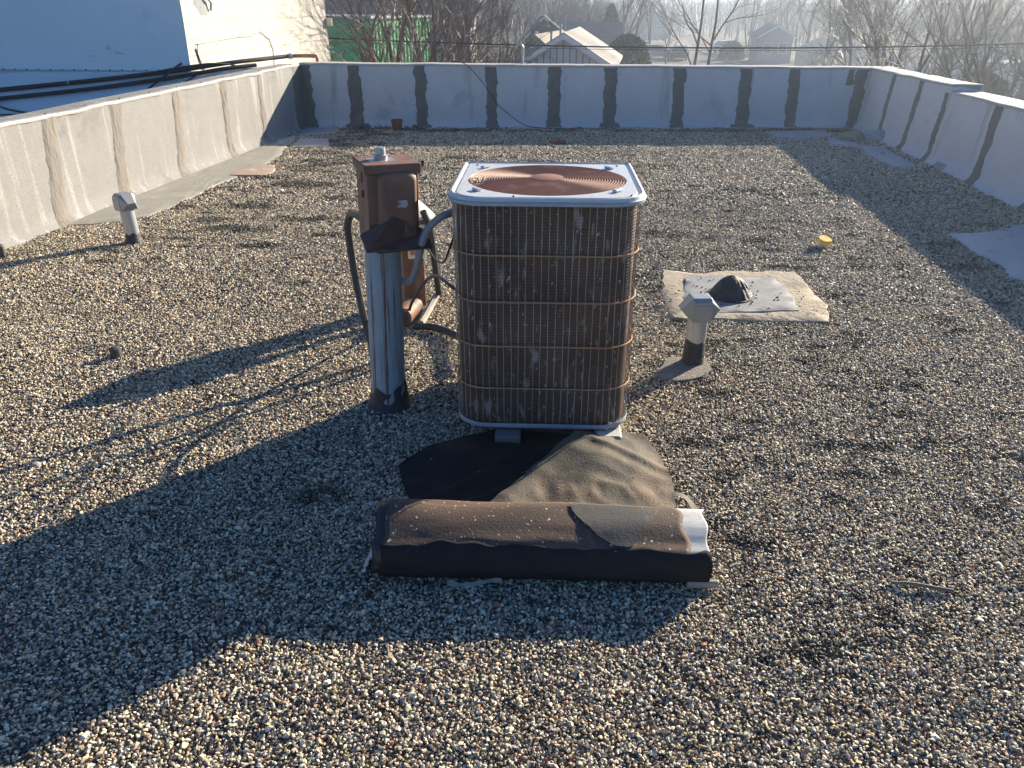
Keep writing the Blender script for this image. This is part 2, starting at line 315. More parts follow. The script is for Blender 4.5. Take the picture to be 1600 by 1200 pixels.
hb = MB(); rows = []
for j, (yy, zz) in enumerate(((700, GZ - 1), (1000, -3.2), (1400, -1.0), (1900, 1.5), (2300, 4.5), (2600, GZ - 2))):
    rows.append([(x, yy + 90 * nz1(x / 300., j), zz + (0 if j in (0, 5) else 3.2 * nz1(x / 420., j * .7) + 1.4 * nz1(x / 60., j))) for x in range(-2200, 2601, 30)])
hb.loft(rows, closed=False); tag(hb.build('hills', 'hill', smooth=True), kind='structure')

# ---------------------------------------------------------------- roof deck + walls
def lerp(a, b, t): return a + (b - a) * t
def deck_z(x, y): return .003 * nz1(x * .7, y * .7, 3.1)

class Wall:
    """p0,p1 base inner points; n inward normal; heights z0,z1; thickness"""
    def __init__(s, name, p0, p1, z0, z1, th, batter, m, cap, seed, nu=90):
        s.p0, s.p1 = Vector(p0), Vector(p1); s.z0, s.z1, s.th, s.ba, s.seed = z0, z1, th, batter, seed
        d = (s.p1 - s.p0).normalized(); s.d = d; s.L = (s.p1 - s.p0).length
        s.nrm = Vector((-d.y, d.x))
        if s.nrm.dot(Vector((0, 5)) - s.p0) < 0: s.nrm = -s.nrm          # normal towards the roof
        s.root = thing(name, *cap, loc=(s.p0.x, s.p0.y, 0))
        b = MB(); rows = []
        for i in range(nu + 1):
            u = i / nu; r = [s.S(u, v / 16) for v in range(17)]
            t = r[-1]; o = Vector((t.x, t.y)) - s.nrm * th
            r += [Vector((o.x, o.y, t.z)), Vector((o.x, o.y, -4.0))]
            rows.append([tuple(q - Vector((*s.p0, 0))) for q in r])
        b.loft(rows, closed=False)
        n_ = len(rows[0]); b.add([rows[0][k] for k in range(n_)], [tuple(range(n_))]); b.add(rows[-1], [tuple(range(n_))])
        b.build('wall_face', m, s.root, smooth=True)
    def S(s, u, v, off=0):
        p = s.p0.lerp(s.p1, u); H_ = lerp(s.z0, s.z1, u) + .008 * nz1(u * s.L * 1.3, s.seed)
        cant = .10 * max(0, 1 - v / .16) ** 2
        shift = -s.ba * v + cant + .012 * nz1(u * s.L * .9, v * 1.5, s.seed) + off
        q = p + s.nrm * shift
        return Vector((q.x, q.y, lerp(-.03, H_, v)))
    def seam(s, u, wd, m, lab=None, v0=0.02, v1=1.0, lean=0, flare=.35):
        b = MB(); rows = []; NV = 26; sd_ = random.uniform(0, 99)
        for k in range(NV + 1):
            v = lerp(v0, v1, k / NV); base = wd * (1 + flare * max(0, 1 - v / .25) ** 2)
            l_ = -base / 2 + .030 * nz1(v * 5, sd_) + .022 * nz1(v * 17, sd_) + .012 * nz1(v * 48, sd_)
            r_ = base / 2 + .030 * nz1(v * 5, sd_ + 9) + .022 * nz1(v * 17, sd_ + 9) + .012 * nz1(v * 48, sd_ + 7)
            c = lean * (1 - v) + .015 * nz1(v * 2, sd_ + 4)
            row = []
            for q in range(7):
                t = q / 6; off = .003 + (.007 if 0 < q < 6 else -.004) + .004 * nz1(v * 12, t * 4, sd_)
                row.append(tuple(s.S(u + (c + lerp(l_, r_, t)) / s.L, v, off) - Vector((*s.p0, 0))))
            rows.append(row)
        b.loft(rows, closed=False); o = b.build('seam_strip', m, s.root, smooth=True)
        if lab: o['label'] = lab
    def cope(s, prof, m, name='coping', u0=0, u1=1, n=100, wob=.006):
        b = MB(); rows = []
        for i in range(n + 1):
            u = lerp(u0, u1, i / n); t = s.S(u, 1)
            w_ = wob * nz1(u * s.L * 3, s.seed + 5) + wob * .6 * nz1(u * s.L * 11, s.seed)
            rows.append([tuple(t - Vector((*s.p0, 0)) + Vector((*(-s.nrm * (a + (w_ if a > -.001 else w_ * 1.5))), z + w_ * .8))) for a, z in prof])
        b.loft(rows, closed=True, caps=True); return b.build(name, m, s.root, smooth=True)

COPE = lambda th: [(-.010, -.022), (-.014, -.006), (-.006, .006), (.05, .010), (th - .02, .008), (th + .02, .004), (th + .02, -.06), (.1, -.02)]
far = Wall('parapet_wall', (-3.05, 11.95), (5.55, 11.95), .875, .812, .28, .02, M['wall'], ('long grey membrane parapet across the far end of the roof with dark vertical seams', 'parapet wall'), 1.0)
for x in (-2.27, -1.33, -.30, .62, 1.42, 2.42, 3.38, 4.08):
    u = (x + 3.05) / 8.6
    far.seam(u, random.uniform(.17, .22), M['seam_dark'], v1=.985, lean=random.uniform(-.02, .03))
far.seam(.004, .26, M['seam_dark'], v1=.99, flare=.8); far.seam(.942, .18, M['seam_dark'], v1=.98, lean=-.04, flare=.9)
for x, wd_, a_, b_ in ((4.90, .10, .72, .97), (-2.27, .34, .0, .10), (3.38, .33, .0, .09), (1.42, .30, .0, .11), (-1.33, .26, .0, .08)):
    far.seam((x + 3.05) / 8.6, wd_, M['seam_dark'], v0=a_, v1=b_)
far.cope(COPE(.28), M['coping'])
left = Wall('parapet_wall', (-4.95, -3.6), (-3.05, 11.95), .80, .87, .30, .0, M['wall_left'], ('sunlit granulated parapet along the left side of the roof with tan seams', 'parapet wall'), 2.0, nu=150)
def lu(y): return (y + 3.6) / 15.55
for y, wd, mm in ((6.50, .15, 'seam_tan'), (7.42, .15, 'seam_tan'), (8.50, .13, 'seam_tan'), (9.55, .13, 'seam_tan'), (10.55, .12, 'seam_tan'), (5.3, .15, 'seam_tan'), (4.1, .15, 'seam_tan'), (2.9, .15, 'seam_tan')):
    left.seam(lu(y), wd * 1.25, M[mm], v1=1.0, lean=-.16 / 1.0 if y < 9 else -.05, flare=.5)
left.seam(lu(11.80), .30, M['seam_dark'], v1=1.0, flare=.5, lab='dark corner seam')
lc = left.cope([(-.012, -.02), (-.016, -.006), (-.008, .006), (.03, .010), (.062, .004), (.062, -.03)], M['coping'], 'coping', n=140, wob=.010)
left.cope([(.06, -.05), (.061, -.002), (.26, -.075), (.31, -.10), (.31, -.18), (.2, -.15)], M['tile'], 'coping_tile', n=140)
for k in range(30):
    nb = MB()
    t = left.S((k + .5) / 30, 1); p = t - Vector((*left.p0, 0)) + Vector((*(-left.nrm * .030), .010)); nb.lathe([(.009, -.004), (.009, .004), (.003, .008)], tuple(p), 8); nb.build('nail', M['rust_dark'], left.root)

right = Wall('parapet_wall', (5.08, 11.95), (4.80, 9.15), .815, .835, .30, .09, M['wall'], ('taller back section of the grey right hand parapet, before its coping steps down', 'parapet wall'), 3.0)
def ru(y): return (11.95 - y) / 2.8
for y, wd in ((11.0, .13), (10.05, .14)): right.seam(ru(y), wd, M['seam_dark'], v1=.985, lean=.05)
right.seam(ru(9.23), .12, M['seam_dark'], v1=.9, lean=.02)
right.cope(COPE(.30), M['coping'])
right2 = Wall('parapet_wall', (4.80, 9.144), (3.55, -3.35), .765, .84, .30, .09, M['wall'], ('lower near section of the grey right hand parapet, below the coping step', 'parapet wall'), 4.0, nu=150)
def ru2(y): return (9.144 - y) / 12.49
for y, wd in ((8.0, .17), (6.9, .15), (5.8, .15), (4.7, .15), (3.6, .15)): right2.seam(ru2(y), wd, M['seam_dark'], v1=.985, lean=.05)
right2.seam(ru2(8.75), .25, M['patch_strip'], v0=0, v1=.12)
right2.cope(COPE(.30), M['coping'], n=140)

rdb = MB(); rows = []
for j in range(0, 81):
    y = lerp(-3.4, 12.0, j / 80); xl = -4.93 + (y + 3.4) * .1223; xr = 3.55 + (y + 3.4) * .1
    rows.append([(lerp(xl, xr, i / 50), y, deck_z(lerp(xl, xr, i / 50), y) - .009) for i in range(51)])
rdb.loft(rows, closed=False)
def gravel_base():
    m = bpy.data.materials.new('gravel bed'); m.use_nodes = True; n = m.node_tree.nodes; l = m.node_tree.links; b = n['Principled BSDF']; b.inputs['Roughness'].default_value = .9
    tc = n.new('ShaderNodeTexCoord'); v = n.new('ShaderNodeTexVoronoi'); v.inputs['Scale'].default_value = 95; l.new(tc.outputs['Object'], v.inputs[0])
    r = n.new('ShaderNodeValToRGB'); e = r.color_ramp.elements
    cols = [(0, (.05, .045, .04)), (.25, (.16, .135, .11)), (.5, (.30, .25, .19)), (.75, (.12, .11, .10)), (1, (.38, .33, .26))]
    e[0].position = 0; e[0].color = (*cols[0][1], 1); e[1].position = 1; e[1].color = (*cols[4][1], 1)
    for p, c in cols[1:4]:
        q = e.new(p); q.color = (*c, 1)
    s = n.new('ShaderNodeSeparateColor'); l.new(v.outputs['Color'], s.inputs[0]); l.new(s.outputs[0], r.inputs[0]); l.new(r.outputs[0], b.inputs['Base Color'])
    bp = n.new('ShaderNodeBump'); bp.inputs['Strength'].default_value = 1; bp.inputs['Distance'].default_value = .006; bp.invert = True
    l.new(v.outputs['Distance'], bp.inputs['Height']); l.new(bp.outputs[0], b.inputs['Normal']); return m
rd = rdb.build('roof_deck', gravel_base(), smooth=True); tag(rd, kind='structure')

# ---------------------------------------------------------------- membrane patches on the deck
def rough_poly(pts, step=.05, amp=.03, seed=0.):
    out = []; n = len(pts)
    for i in range(n):
        a, b = Vector(pts[i]), Vector(pts[(i + 1) % n]); L = (b - a).length; k = max(1, int(L / step)); nn = Vector((-(b - a).y, (b - a).x)).normalized()
        for j in range(k):
            p = a.lerp(b, j / k); q = p + nn * amp * (nz1(p.x * 3, p.y * 3, seed) + .5 * nz1(p.x * 11, p.y * 11, seed)); out.append((q.x, q.y))
    return out
PATCHES = []
def patch(name, pts, m, label=None, cat=None, th=.012, seed=0., amp=.03, parent=None, keep=True, z=0., group=None):
    o = rough_poly(pts, .05, amp, seed); c = Vector((sum(p[0] for p in o) / len(o), sum(p[1] for p in o) / len(o)))
    rings = []
    for s_, h in ((1.0, -.01), (1.0, th * .5), (.985, th), (.8, th * 1.15), (.6, th), (.4, th * 1.2), (.2, th), (.02, th)):
        rings.append([(c.x + (p[0] - c.x) * s_, c.y + (p[1] - c.y) * s_, z + deck_z(*p) + h + .006 * nz1(p[0] * 4 * s_, p[1] * 4 * s_, seed + 2) * (s_ < .99)) for p in o])
    b = MB(); b.loft(rings, True); n = len(o); b.add(rings[-1], [tuple(range(n))])
    ob = b.build(name, m, parent, smooth=True)
    if label: tag(ob, label, cat, group)
    if keep: PATCHES.append(np.array(o))
    return ob
strip = [(-3.70, 6.30), (-3.60, 7.5), (-3.42, 8.98), (-3.2, 10.6), (-3.1, 11.0), (-2.83, 10.1), (-2.76, 9.1), (-2.80, 8.6), (-2.97, 7.88), (-3.05, 6.93), (-3.12, 6.62), (-3.3, 6.45)]
patch('membrane_strip', strip, M['patch_strip'], 'weathered grey membrane strip on the deck along the foot of the sunlit left parapet', 'roof membrane', seed=1, amp=.05)
patch('membrane_patch', [(-2.96, 8.85), (-2.66, 8.9), (-2.58, 8.5), (-2.60, 8.3), (-2.98, 8.32)], M['tile'], 'pinkish patch at the gravel edge of the long left membrane strip', 'roof patch', th=.022, seed=4, keep=False)
PG = 'membrane pieces in the shaded left far corner'
patch('membrane_patch', [(-2.86, 10.8), (-2.46, 10.85), (-2.34, 10.2), (-2.80, 10.15)], M['patch_pale'], 'pale membrane square nearest the camera in the shaded left far corner', 'roof patch', seed=5, group=PG)
patch('membrane_patch', [(-3.05, 11.75), (-2.56, 11.9), (-2.48, 11.3), (-2.94, 11.1)], M['patch_pale'], 'pale membrane square against the far parapet in the left corner', 'roof patch', seed=6, group=PG)
patch('membrane_patch', [(-3.16, 10.72), (-2.98, 11.05), (-2.90, 10.7), (-3.0, 10.3)], M['patch_pale'], 'narrow pale membrane piece at the foot of the left parapet in the far corner', 'roof patch', seed=7, th=.02, group=PG)
RG = 'pale membrane pieces in the right far corner'
patch('membrane_patch', [(3.68, 11.5), (4.5, 11.6), (4.38, 11.05), (3.9, 10.85), (3.62, 11.05)], M['patch_pale'], 'wide pale oval membrane patch beside the far parapet near the right corner', 'roof patch', seed=8, group=RG)
patch('membrane_patch', [(4.30, 11.0), (4.6, 10.75), (4.40, 10.15), (4.14, 10.4)], M['patch_pale'], 'small broken membrane patch in front of the two rocks in the right far corner', 'roof patch', seed=9, group=RG)
patch('membrane_patch', [(4.45, 10.3), (4.74, 10.2), (4.62, 9.4), (4.50, 8.8), (4.26, 8.8), (4.28, 9.46)], M['patch_pale'], 'long pale membrane patch at the foot of the right parapet below its coping step', 'roof patch', seed=10, group=RG)
patch('membrane_patch', [(3.45, 6.0), (3.8, 6.08), (4.1, 6.25), (4.6, 6.5), (4.35, 4.9), (3.8, 4.5), (3.42, 4.85), (3.33, 4.95), (3.40, 5.25), (3.42, 5.6)], M['patch_pale'], 'large pale membrane patch on the shaded gravel at the right edge of the roof', 'roof patch', seed=12, amp=.05, group=RG)
drain = thing('roof_drain', 'roof drain with a dark domed strainer on a grey square inside a tan membrane patch', 'roof drain', (1.36, 4.56, 0))
def rel(o, root): o.location = -Vector(root.location); o.parent = root; return o
p1 = patch('membrane', [(1.03, 5.12), (1.30, 5.02), (1.57, 5.07), (1.92, 5.06), (1.92, 4.70), (1.89, 4.30), (1.82, 4.10), (1.48, 4.15), (1.23, 4.20), (.97, 4.20), (.92, 4.52)], M['patch_tan'], seed=15, amp=.05, th=.014); rel(p1, drain)
p2 = patch('inner_membrane', [(1.16, 4.92), (1.40, 4.93), (1.73, 4.90), (1.73, 4.55), (1.70, 4.30), (1.43, 4.26), (1.16, 4.28), (1.08, 4.52)], M['patch_grey'], seed=16, amp=.03, th=.006, z=.016, keep=False); rel(p2, drain)
b = MB(); pr = []
for k in range(15):
    t = k / 14; r = .122 * (1 - t ** 2.5) ** .9 * (1 - .14 * math.sin(PI * t)) + .003; pr.append((r + .012 * (1 - t) ** 5, .02 + .130 * t ** .95))
ns = 64; rings = []
for r, h in pr: rings.append([((r + (.002 if i % 4 < 2 else -.001) * (h < .13) + .007 * nz1(i * .35, h * 22)) * math.cos(2 * PI * i / ns), (r + (.002 if i % 4 < 2 else -.001) * (h < .13) + .007 * nz1(i * .35, h * 22)) * math.sin(2 * PI * i / ns), h) for i in range(ns)])
b.loft(rings, True, True); b.lathe([(.15, .016), (.15, .028), (.12, .03)], n=32); b.build('strainer', M['tar'], drain)
rb = MB()
for k in range(60):
    a = random.uniform(0, 2 * PI); r_ = random.uniform(.13, .55) ; x, y = r_ * math.cos(a) * .9, r_ * math.sin(a) * .6
    rb.box((x, y, .027), (random.uniform(.006, .015), random.uniform(.005, .012), .006), random.uniform(0, 3), .7)
tag(rb.build('debris', M['tar'], drain), kind='stuff')

# ---------------------------------------------------------------- gravel: real stones, instanced by geometry nodes
def inside(poly, X, Y):
    r = np.zeros(len(X), bool); x0, y0 = poly[:, 0], poly[:, 1]; x1, y1 = np.roll(x0, -1), np.roll(y0, -1)
    for a, b_, c, d in zip(x0, y0, x1, y1):
        if b_ == d: continue
        r ^= ((b_ > Y) != (d > Y)) & (X < (c - a) * (Y - b_) / (d - b_) + a)
    return r
_tab = rng.random((256, 256)).astype(np.float32)
def vn(X, Y, s):
    X = X * s + 50; Y = Y * s + 50; xi = np.floor(X).astype(int); yi = np.floor(Y).astype(int); fx = X - xi; fy = Y - yi
    fx = fx * fx * (3 - 2 * fx); fy = fy * fy * (3 - 2 * fy); g = lambda i, j: _tab[i % 256, j % 256]
    return (g(xi, yi) * (1 - fx) + g(xi + 1, yi) * fx) * (1 - fy) + (g(xi, yi + 1) * (1 - fx) + g(xi + 1, yi + 1) * fx) * fy
def band(y0, y1, pitch, size, k=.80):
    n_y = int((y1 - y0) / pitch); Xs = []; Ys = []
    for j in range(n_y):
        y = y0 + (j + .5) * pitch; hw = k * max(y, .4) + .55
        xl = max(-hw, -4.93 + (y + 3.4) * .1223 + .06); xr = min(hw, 3.55 + (y + 3.4) * .1 - .06)
        x = np.arange(xl, xr, pitch); Xs.append(x); Ys.append(np.full(len(x), y))
    X = np.concatenate(Xs); Y = np.concatenate(Ys); n = len(X)
    X = X + rng.uniform(-.55, .55, n) * pitch; Y = Y + rng.uniform(-.55, .55, n) * pitch
    return X, Y, size * rng.uniform(.55, 1.25, n) ** 1.0 * np.where(rng.random(n) < .06, 1.5, 1)
bands = [band(.55, 2.6, .0079, .0058), band(2.6, 4.4, .0090, .0063), band(4.4, 7.0, .0115, .0075), band(7.0, 11.93, .0165, .0104)]
X = np.concatenate([b_[0] for b_ in bands]); Y = np.concatenate([b_[1] for b_ in bands]); SZ = np.concatenate([b_[2] for b_ in bands])
keep = np.ones(len(X), bool)
for P_ in PATCHES:
    ins = inside(P_, X + .02 * (vn(X, Y, 9) - .5), Y + .02 * (vn(X, Y + 7, 9) - .5)); keep &= ~(ins & (rng.random(len(X)) > .015))
# clumps where the stones are thin, dark and mossy
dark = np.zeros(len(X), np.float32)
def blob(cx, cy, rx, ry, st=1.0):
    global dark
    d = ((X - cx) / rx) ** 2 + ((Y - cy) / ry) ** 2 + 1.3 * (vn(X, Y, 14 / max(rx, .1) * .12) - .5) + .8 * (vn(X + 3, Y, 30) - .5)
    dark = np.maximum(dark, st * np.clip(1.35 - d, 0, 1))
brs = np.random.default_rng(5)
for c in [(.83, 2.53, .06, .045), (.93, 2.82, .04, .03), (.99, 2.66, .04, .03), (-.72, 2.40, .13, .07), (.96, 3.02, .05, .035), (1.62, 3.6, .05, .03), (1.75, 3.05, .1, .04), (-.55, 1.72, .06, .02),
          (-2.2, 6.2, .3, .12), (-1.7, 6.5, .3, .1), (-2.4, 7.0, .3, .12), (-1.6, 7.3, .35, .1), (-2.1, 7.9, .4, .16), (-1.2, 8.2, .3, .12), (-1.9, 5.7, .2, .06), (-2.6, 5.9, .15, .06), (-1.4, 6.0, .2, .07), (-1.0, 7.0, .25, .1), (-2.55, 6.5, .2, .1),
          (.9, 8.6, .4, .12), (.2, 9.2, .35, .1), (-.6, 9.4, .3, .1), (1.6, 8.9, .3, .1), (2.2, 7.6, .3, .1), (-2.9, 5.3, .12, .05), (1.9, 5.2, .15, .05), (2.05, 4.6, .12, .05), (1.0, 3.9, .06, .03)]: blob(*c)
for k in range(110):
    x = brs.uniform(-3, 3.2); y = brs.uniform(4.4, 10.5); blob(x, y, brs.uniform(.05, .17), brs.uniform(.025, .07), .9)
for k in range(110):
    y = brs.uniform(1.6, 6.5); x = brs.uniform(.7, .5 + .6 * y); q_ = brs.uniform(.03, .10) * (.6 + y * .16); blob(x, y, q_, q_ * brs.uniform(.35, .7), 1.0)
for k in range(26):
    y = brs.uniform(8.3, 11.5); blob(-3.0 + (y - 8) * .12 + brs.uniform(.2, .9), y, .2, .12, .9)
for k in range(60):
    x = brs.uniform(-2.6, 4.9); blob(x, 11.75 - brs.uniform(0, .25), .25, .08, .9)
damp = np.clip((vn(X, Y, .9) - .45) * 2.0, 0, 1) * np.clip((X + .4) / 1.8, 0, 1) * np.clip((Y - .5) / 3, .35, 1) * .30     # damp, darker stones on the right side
n = len(X); hit = rng.random(n)
Z = np.array([0.0] * n)
Z += .006 * (vn(X, Y, .8) - .5) + .012 * (vn(X, Y, 6) - .5) + rng.uniform(-.002, .0068, n) + .010 * (vn(X, Y, 17) - .35) * (dark > .3)
tone = np.clip(rng.random(n) * .94 + .06 * vn(X, Y, 3), 0, 1)
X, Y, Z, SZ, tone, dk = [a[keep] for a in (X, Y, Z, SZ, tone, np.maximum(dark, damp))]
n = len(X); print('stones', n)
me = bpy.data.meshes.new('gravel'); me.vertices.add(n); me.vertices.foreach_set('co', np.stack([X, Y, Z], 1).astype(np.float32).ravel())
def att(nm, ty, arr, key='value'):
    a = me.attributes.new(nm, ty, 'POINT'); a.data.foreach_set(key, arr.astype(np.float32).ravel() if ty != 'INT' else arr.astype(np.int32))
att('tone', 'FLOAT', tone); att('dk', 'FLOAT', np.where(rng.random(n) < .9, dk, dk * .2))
att('sz', 'FLOAT_VECTOR', np.stack([SZ * rng.uniform(.85, 1.6, n), SZ * rng.uniform(.75, 1.15, n), SZ * rng.uniform(.5, .95, n)], 1), 'vector')
att('rt', 'FLOAT_VECTOR', np.stack([rng.normal(0, .55, n), rng.normal(0, .55, n), rng.uniform(0, 6.28, n)], 1), 'vector')
att('ix', 'INT', rng.integers(0, 10, n))
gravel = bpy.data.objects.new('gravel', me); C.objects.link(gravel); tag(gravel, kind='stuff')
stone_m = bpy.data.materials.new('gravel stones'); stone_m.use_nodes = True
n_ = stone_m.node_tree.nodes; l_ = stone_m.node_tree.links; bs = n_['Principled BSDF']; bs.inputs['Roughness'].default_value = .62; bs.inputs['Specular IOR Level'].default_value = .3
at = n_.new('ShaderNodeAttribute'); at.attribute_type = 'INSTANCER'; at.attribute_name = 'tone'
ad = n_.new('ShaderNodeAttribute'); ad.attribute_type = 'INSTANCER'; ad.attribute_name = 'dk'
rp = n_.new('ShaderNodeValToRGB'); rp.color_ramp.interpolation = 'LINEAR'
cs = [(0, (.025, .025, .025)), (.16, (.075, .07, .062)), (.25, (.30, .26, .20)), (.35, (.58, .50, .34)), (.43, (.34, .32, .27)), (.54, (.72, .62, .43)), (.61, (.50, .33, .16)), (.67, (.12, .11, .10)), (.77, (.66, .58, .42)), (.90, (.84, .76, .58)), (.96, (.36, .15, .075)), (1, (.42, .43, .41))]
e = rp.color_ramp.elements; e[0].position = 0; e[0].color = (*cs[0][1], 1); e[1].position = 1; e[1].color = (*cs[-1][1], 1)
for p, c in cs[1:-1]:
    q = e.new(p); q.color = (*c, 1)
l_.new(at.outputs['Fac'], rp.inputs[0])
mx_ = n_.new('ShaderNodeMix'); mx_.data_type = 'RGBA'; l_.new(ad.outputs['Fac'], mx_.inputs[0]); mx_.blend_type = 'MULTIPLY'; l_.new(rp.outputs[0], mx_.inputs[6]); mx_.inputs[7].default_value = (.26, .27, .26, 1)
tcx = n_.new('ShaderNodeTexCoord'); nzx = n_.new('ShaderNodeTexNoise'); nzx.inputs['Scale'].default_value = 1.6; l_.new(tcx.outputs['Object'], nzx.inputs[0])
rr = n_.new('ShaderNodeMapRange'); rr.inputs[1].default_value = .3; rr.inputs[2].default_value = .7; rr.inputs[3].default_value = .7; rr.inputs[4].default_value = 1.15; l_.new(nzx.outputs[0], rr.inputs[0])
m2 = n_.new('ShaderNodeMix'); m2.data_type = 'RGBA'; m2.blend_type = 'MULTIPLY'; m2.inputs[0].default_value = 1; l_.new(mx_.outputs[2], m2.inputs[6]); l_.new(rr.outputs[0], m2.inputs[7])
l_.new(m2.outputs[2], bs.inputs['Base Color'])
stones = bpy.data.collections.new('stone_shapes')
for k in range(10):
    bm = bmesh.new(); bmesh.ops.create_icosphere(bm, subdivisions=2 if k < 2 else 1, radius=1)
    for v in bm.verts:
        d = v.co.normalized(); v.co *= 1 + .45 * nz1(d.x * 1.3 + k * 7, d.y * 1.3, d.z * 1.3) + .12 * nz1(d.x * 3 + k * 3, d.y * 3, d.z * 3)
    for q in range(7):   # chipped flats
        nn = Vector((random.uniform(-1, 1), random.uniform(-1, 1), random.uniform(-1, 1))).normalized(); h = random.uniform(.50, .78)
        for v in bm.verts:
            dd = v.co.dot(nn)
            if dd > h: v.co -= nn * (dd - h) * .95
    sm = bpy.data.meshes.new('stone'); bm.to_mesh(sm); bm.free(); sm.materials.append(stone_m)
    sm.polygons.foreach_set('use_smooth', [True] * len(sm.polygons))
    try: sm.set_sharp_from_angle(angle=R(24))
    except Exception: pass
    stones.objects.link(bpy.data.objects.new('stone', sm))
ng = bpy.data.node_groups.new('gravel', 'GeometryNodeTree')
ng.interface.new_socket('Geometry', in_out='INPUT', socket_type='NodeSocketGeometry'); ng.interface.new_socket('Geometry', in_out='OUTPUT', socket_type='NodeSocketGeometry')
gi = ng.nodes.new('NodeGroupInput'); go = ng.nodes.new('NodeGroupOutput'); ip = ng.nodes.new('GeometryNodeInstanceOnPoints'); ci = ng.nodes.new('GeometryNodeCollectionInfo')
ci.inputs['Collection'].default_value = stones; ci.inputs['Separate Children'].default_value = True; ci.inputs['Reset Children'].default_value = True
def na(name, ty):
    q = ng.nodes.new('GeometryNodeInputNamedAttribute'); q.data_type = ty; q.inputs['Name'].default_value = name; return q.outputs['Attribute']
ng.links.new(gi.outputs[0], ip.inputs['Points']); ng.links.new(ci.outputs[0], ip.inputs['Instance']); ip.inputs['Pick Instance'].default_value = True
ng.links.new(na('ix', 'INT'), ip.inputs['Instance Index']); ng.links.new(na('sz', 'FLOAT_VECTOR'), ip.inputs['Scale'])
e2r = ng.nodes.new('FunctionNodeEulerToRotation'); ng.links.new(na('rt', 'FLOAT_VECTOR'), e2r.inputs[0]); ng.links.new(e2r.outputs[0], ip.inputs['Rotation'])
ng.links.new(ip.outputs[0], go.inputs[0]); md = gravel.modifiers.new('gravel', 'NODES'); md.node_group = ng

# ---------------------------------------------------------------- condensing unit
CZ0, CZ1 = .085, 1.003
cond = thing('condensing_unit', 'tall weathered air conditioner condenser with rusty wire guard and white top, centre of the roof', 'air conditioner', (.139, 3.125, 0), R(-2.5))
HX, HY, RC = .353, .340, .128
def outline(hx, hy, rc, nseg=10, rb=.012):
    """closed outline; large radius at the two front corners (-y), small at the back; starts back-left, goes down the left side"""
    pts = []
    for cx, cy, a0, r, k in ((-hx + rb, hy - rb, 90, rb, 3), (-hx + rc, -hy + rc, 180, rc, nseg), (hx - rc, -hy + rc, 270, rc, nseg), (hx - rb, hy - rb, 0, rb, 3)):
        for i in range(k + 1):
            a = R(a0 + 90 * i / k); pts.append((cx + r * math.cos(a), cy + r * math.sin(a)))
    return pts
def resample(pts, step, closed=False):
    P = [Vector(p) for p in pts] + ([Vector(pts[0])] if closed else []); out = [P[0].copy()]; acc = 0
    tot = sum((P[i + 1] - P[i]).length for i in range(len(P) - 1)); k = max(2, round(tot / step)); d = tot / k; need = d
    for i in range(len(P) - 1):
        a, b_ = P[i], P[i + 1]; L = (b_ - a).length; pos = 0
        while L - pos >= need - 1e-9: pos += need; out.append(a.lerp(b_, pos / L)); need = d
        need -= (L - pos)
    if (out[-1] - P[-1]).length > 1e-4 and not closed: out.append(P[-1])
    return out
ol = outline(HX - .012, HY - .012, RC - .012)
b = MB(); b.loft([[(x, y, z) for x, y in ol] for z in (CZ0 + .01, CZ1 - .005)], False); coil = b.build('coil', M['coil'], cond, smooth=True)
b = MB(); b.loft([[(x * .86, y * .86, z) for x, y in ol] for z in (CZ0 + .01, CZ1 - .04)], False); b.build('inner_coil', M['coil'], cond, smooth=True)
b = MB(); b.box((0, HY - .018, (CZ0 + CZ1) / 2), (2 * HX - .03, .012, CZ1 - CZ0 - .01)); b.build('service_panel', M['rim_metal'], cond)
og = outline(HX, HY, RC)
path = resample(og, .0285)
b = MB(); rs = np.random.default_rng(3)
for i, p in enumerate(path[1:-1]):
    j = lambda: float(rs.normal(0, .0014))
    j0, j1, j2 = j(), j(), j()
    b.tube([(p.x + j0, p.y + j0, CZ0), (p.x + j1, p.y + j2, .35), (p.x + j2, p.y + j1, .65), (p.x + j0, p.y + j2, CZ1)], .0014, 5, caps=False)
b.build('guard_wires', M['wire'], cond)
fine = resample(og, .012)
for k in range(1, 5):
    z = CZ0 + (CZ1 - CZ0) * k / 5.0 - .012
    b = MB(); b.tube([(p.x * 1.006, p.y * 1.008, z + .0015 * nz1(i * .2, k)) for i, p in enumerate(fine)], .0034, 6); b.build('guard_ring', M['rust_wire'], cond, smooth=True)
b = MB()
for z0, z1, s_ in ((CZ0 - .008, CZ0 + .010, 1.010),):
    b.loft([[(x * k, y * k, z) for x, y in og] for z, k in ((z0, .96), (z0, s_), (z1 - .006, s_ + .004), (z1, s_ - .004), (z1 - .01, .955))], True)
b.add([(x * .96, y * .96, CZ0 - .02) for x, y in og], [tuple(range(len(og)))]); b.build('base_pan', M['rim_metal'], cond, smooth=True)
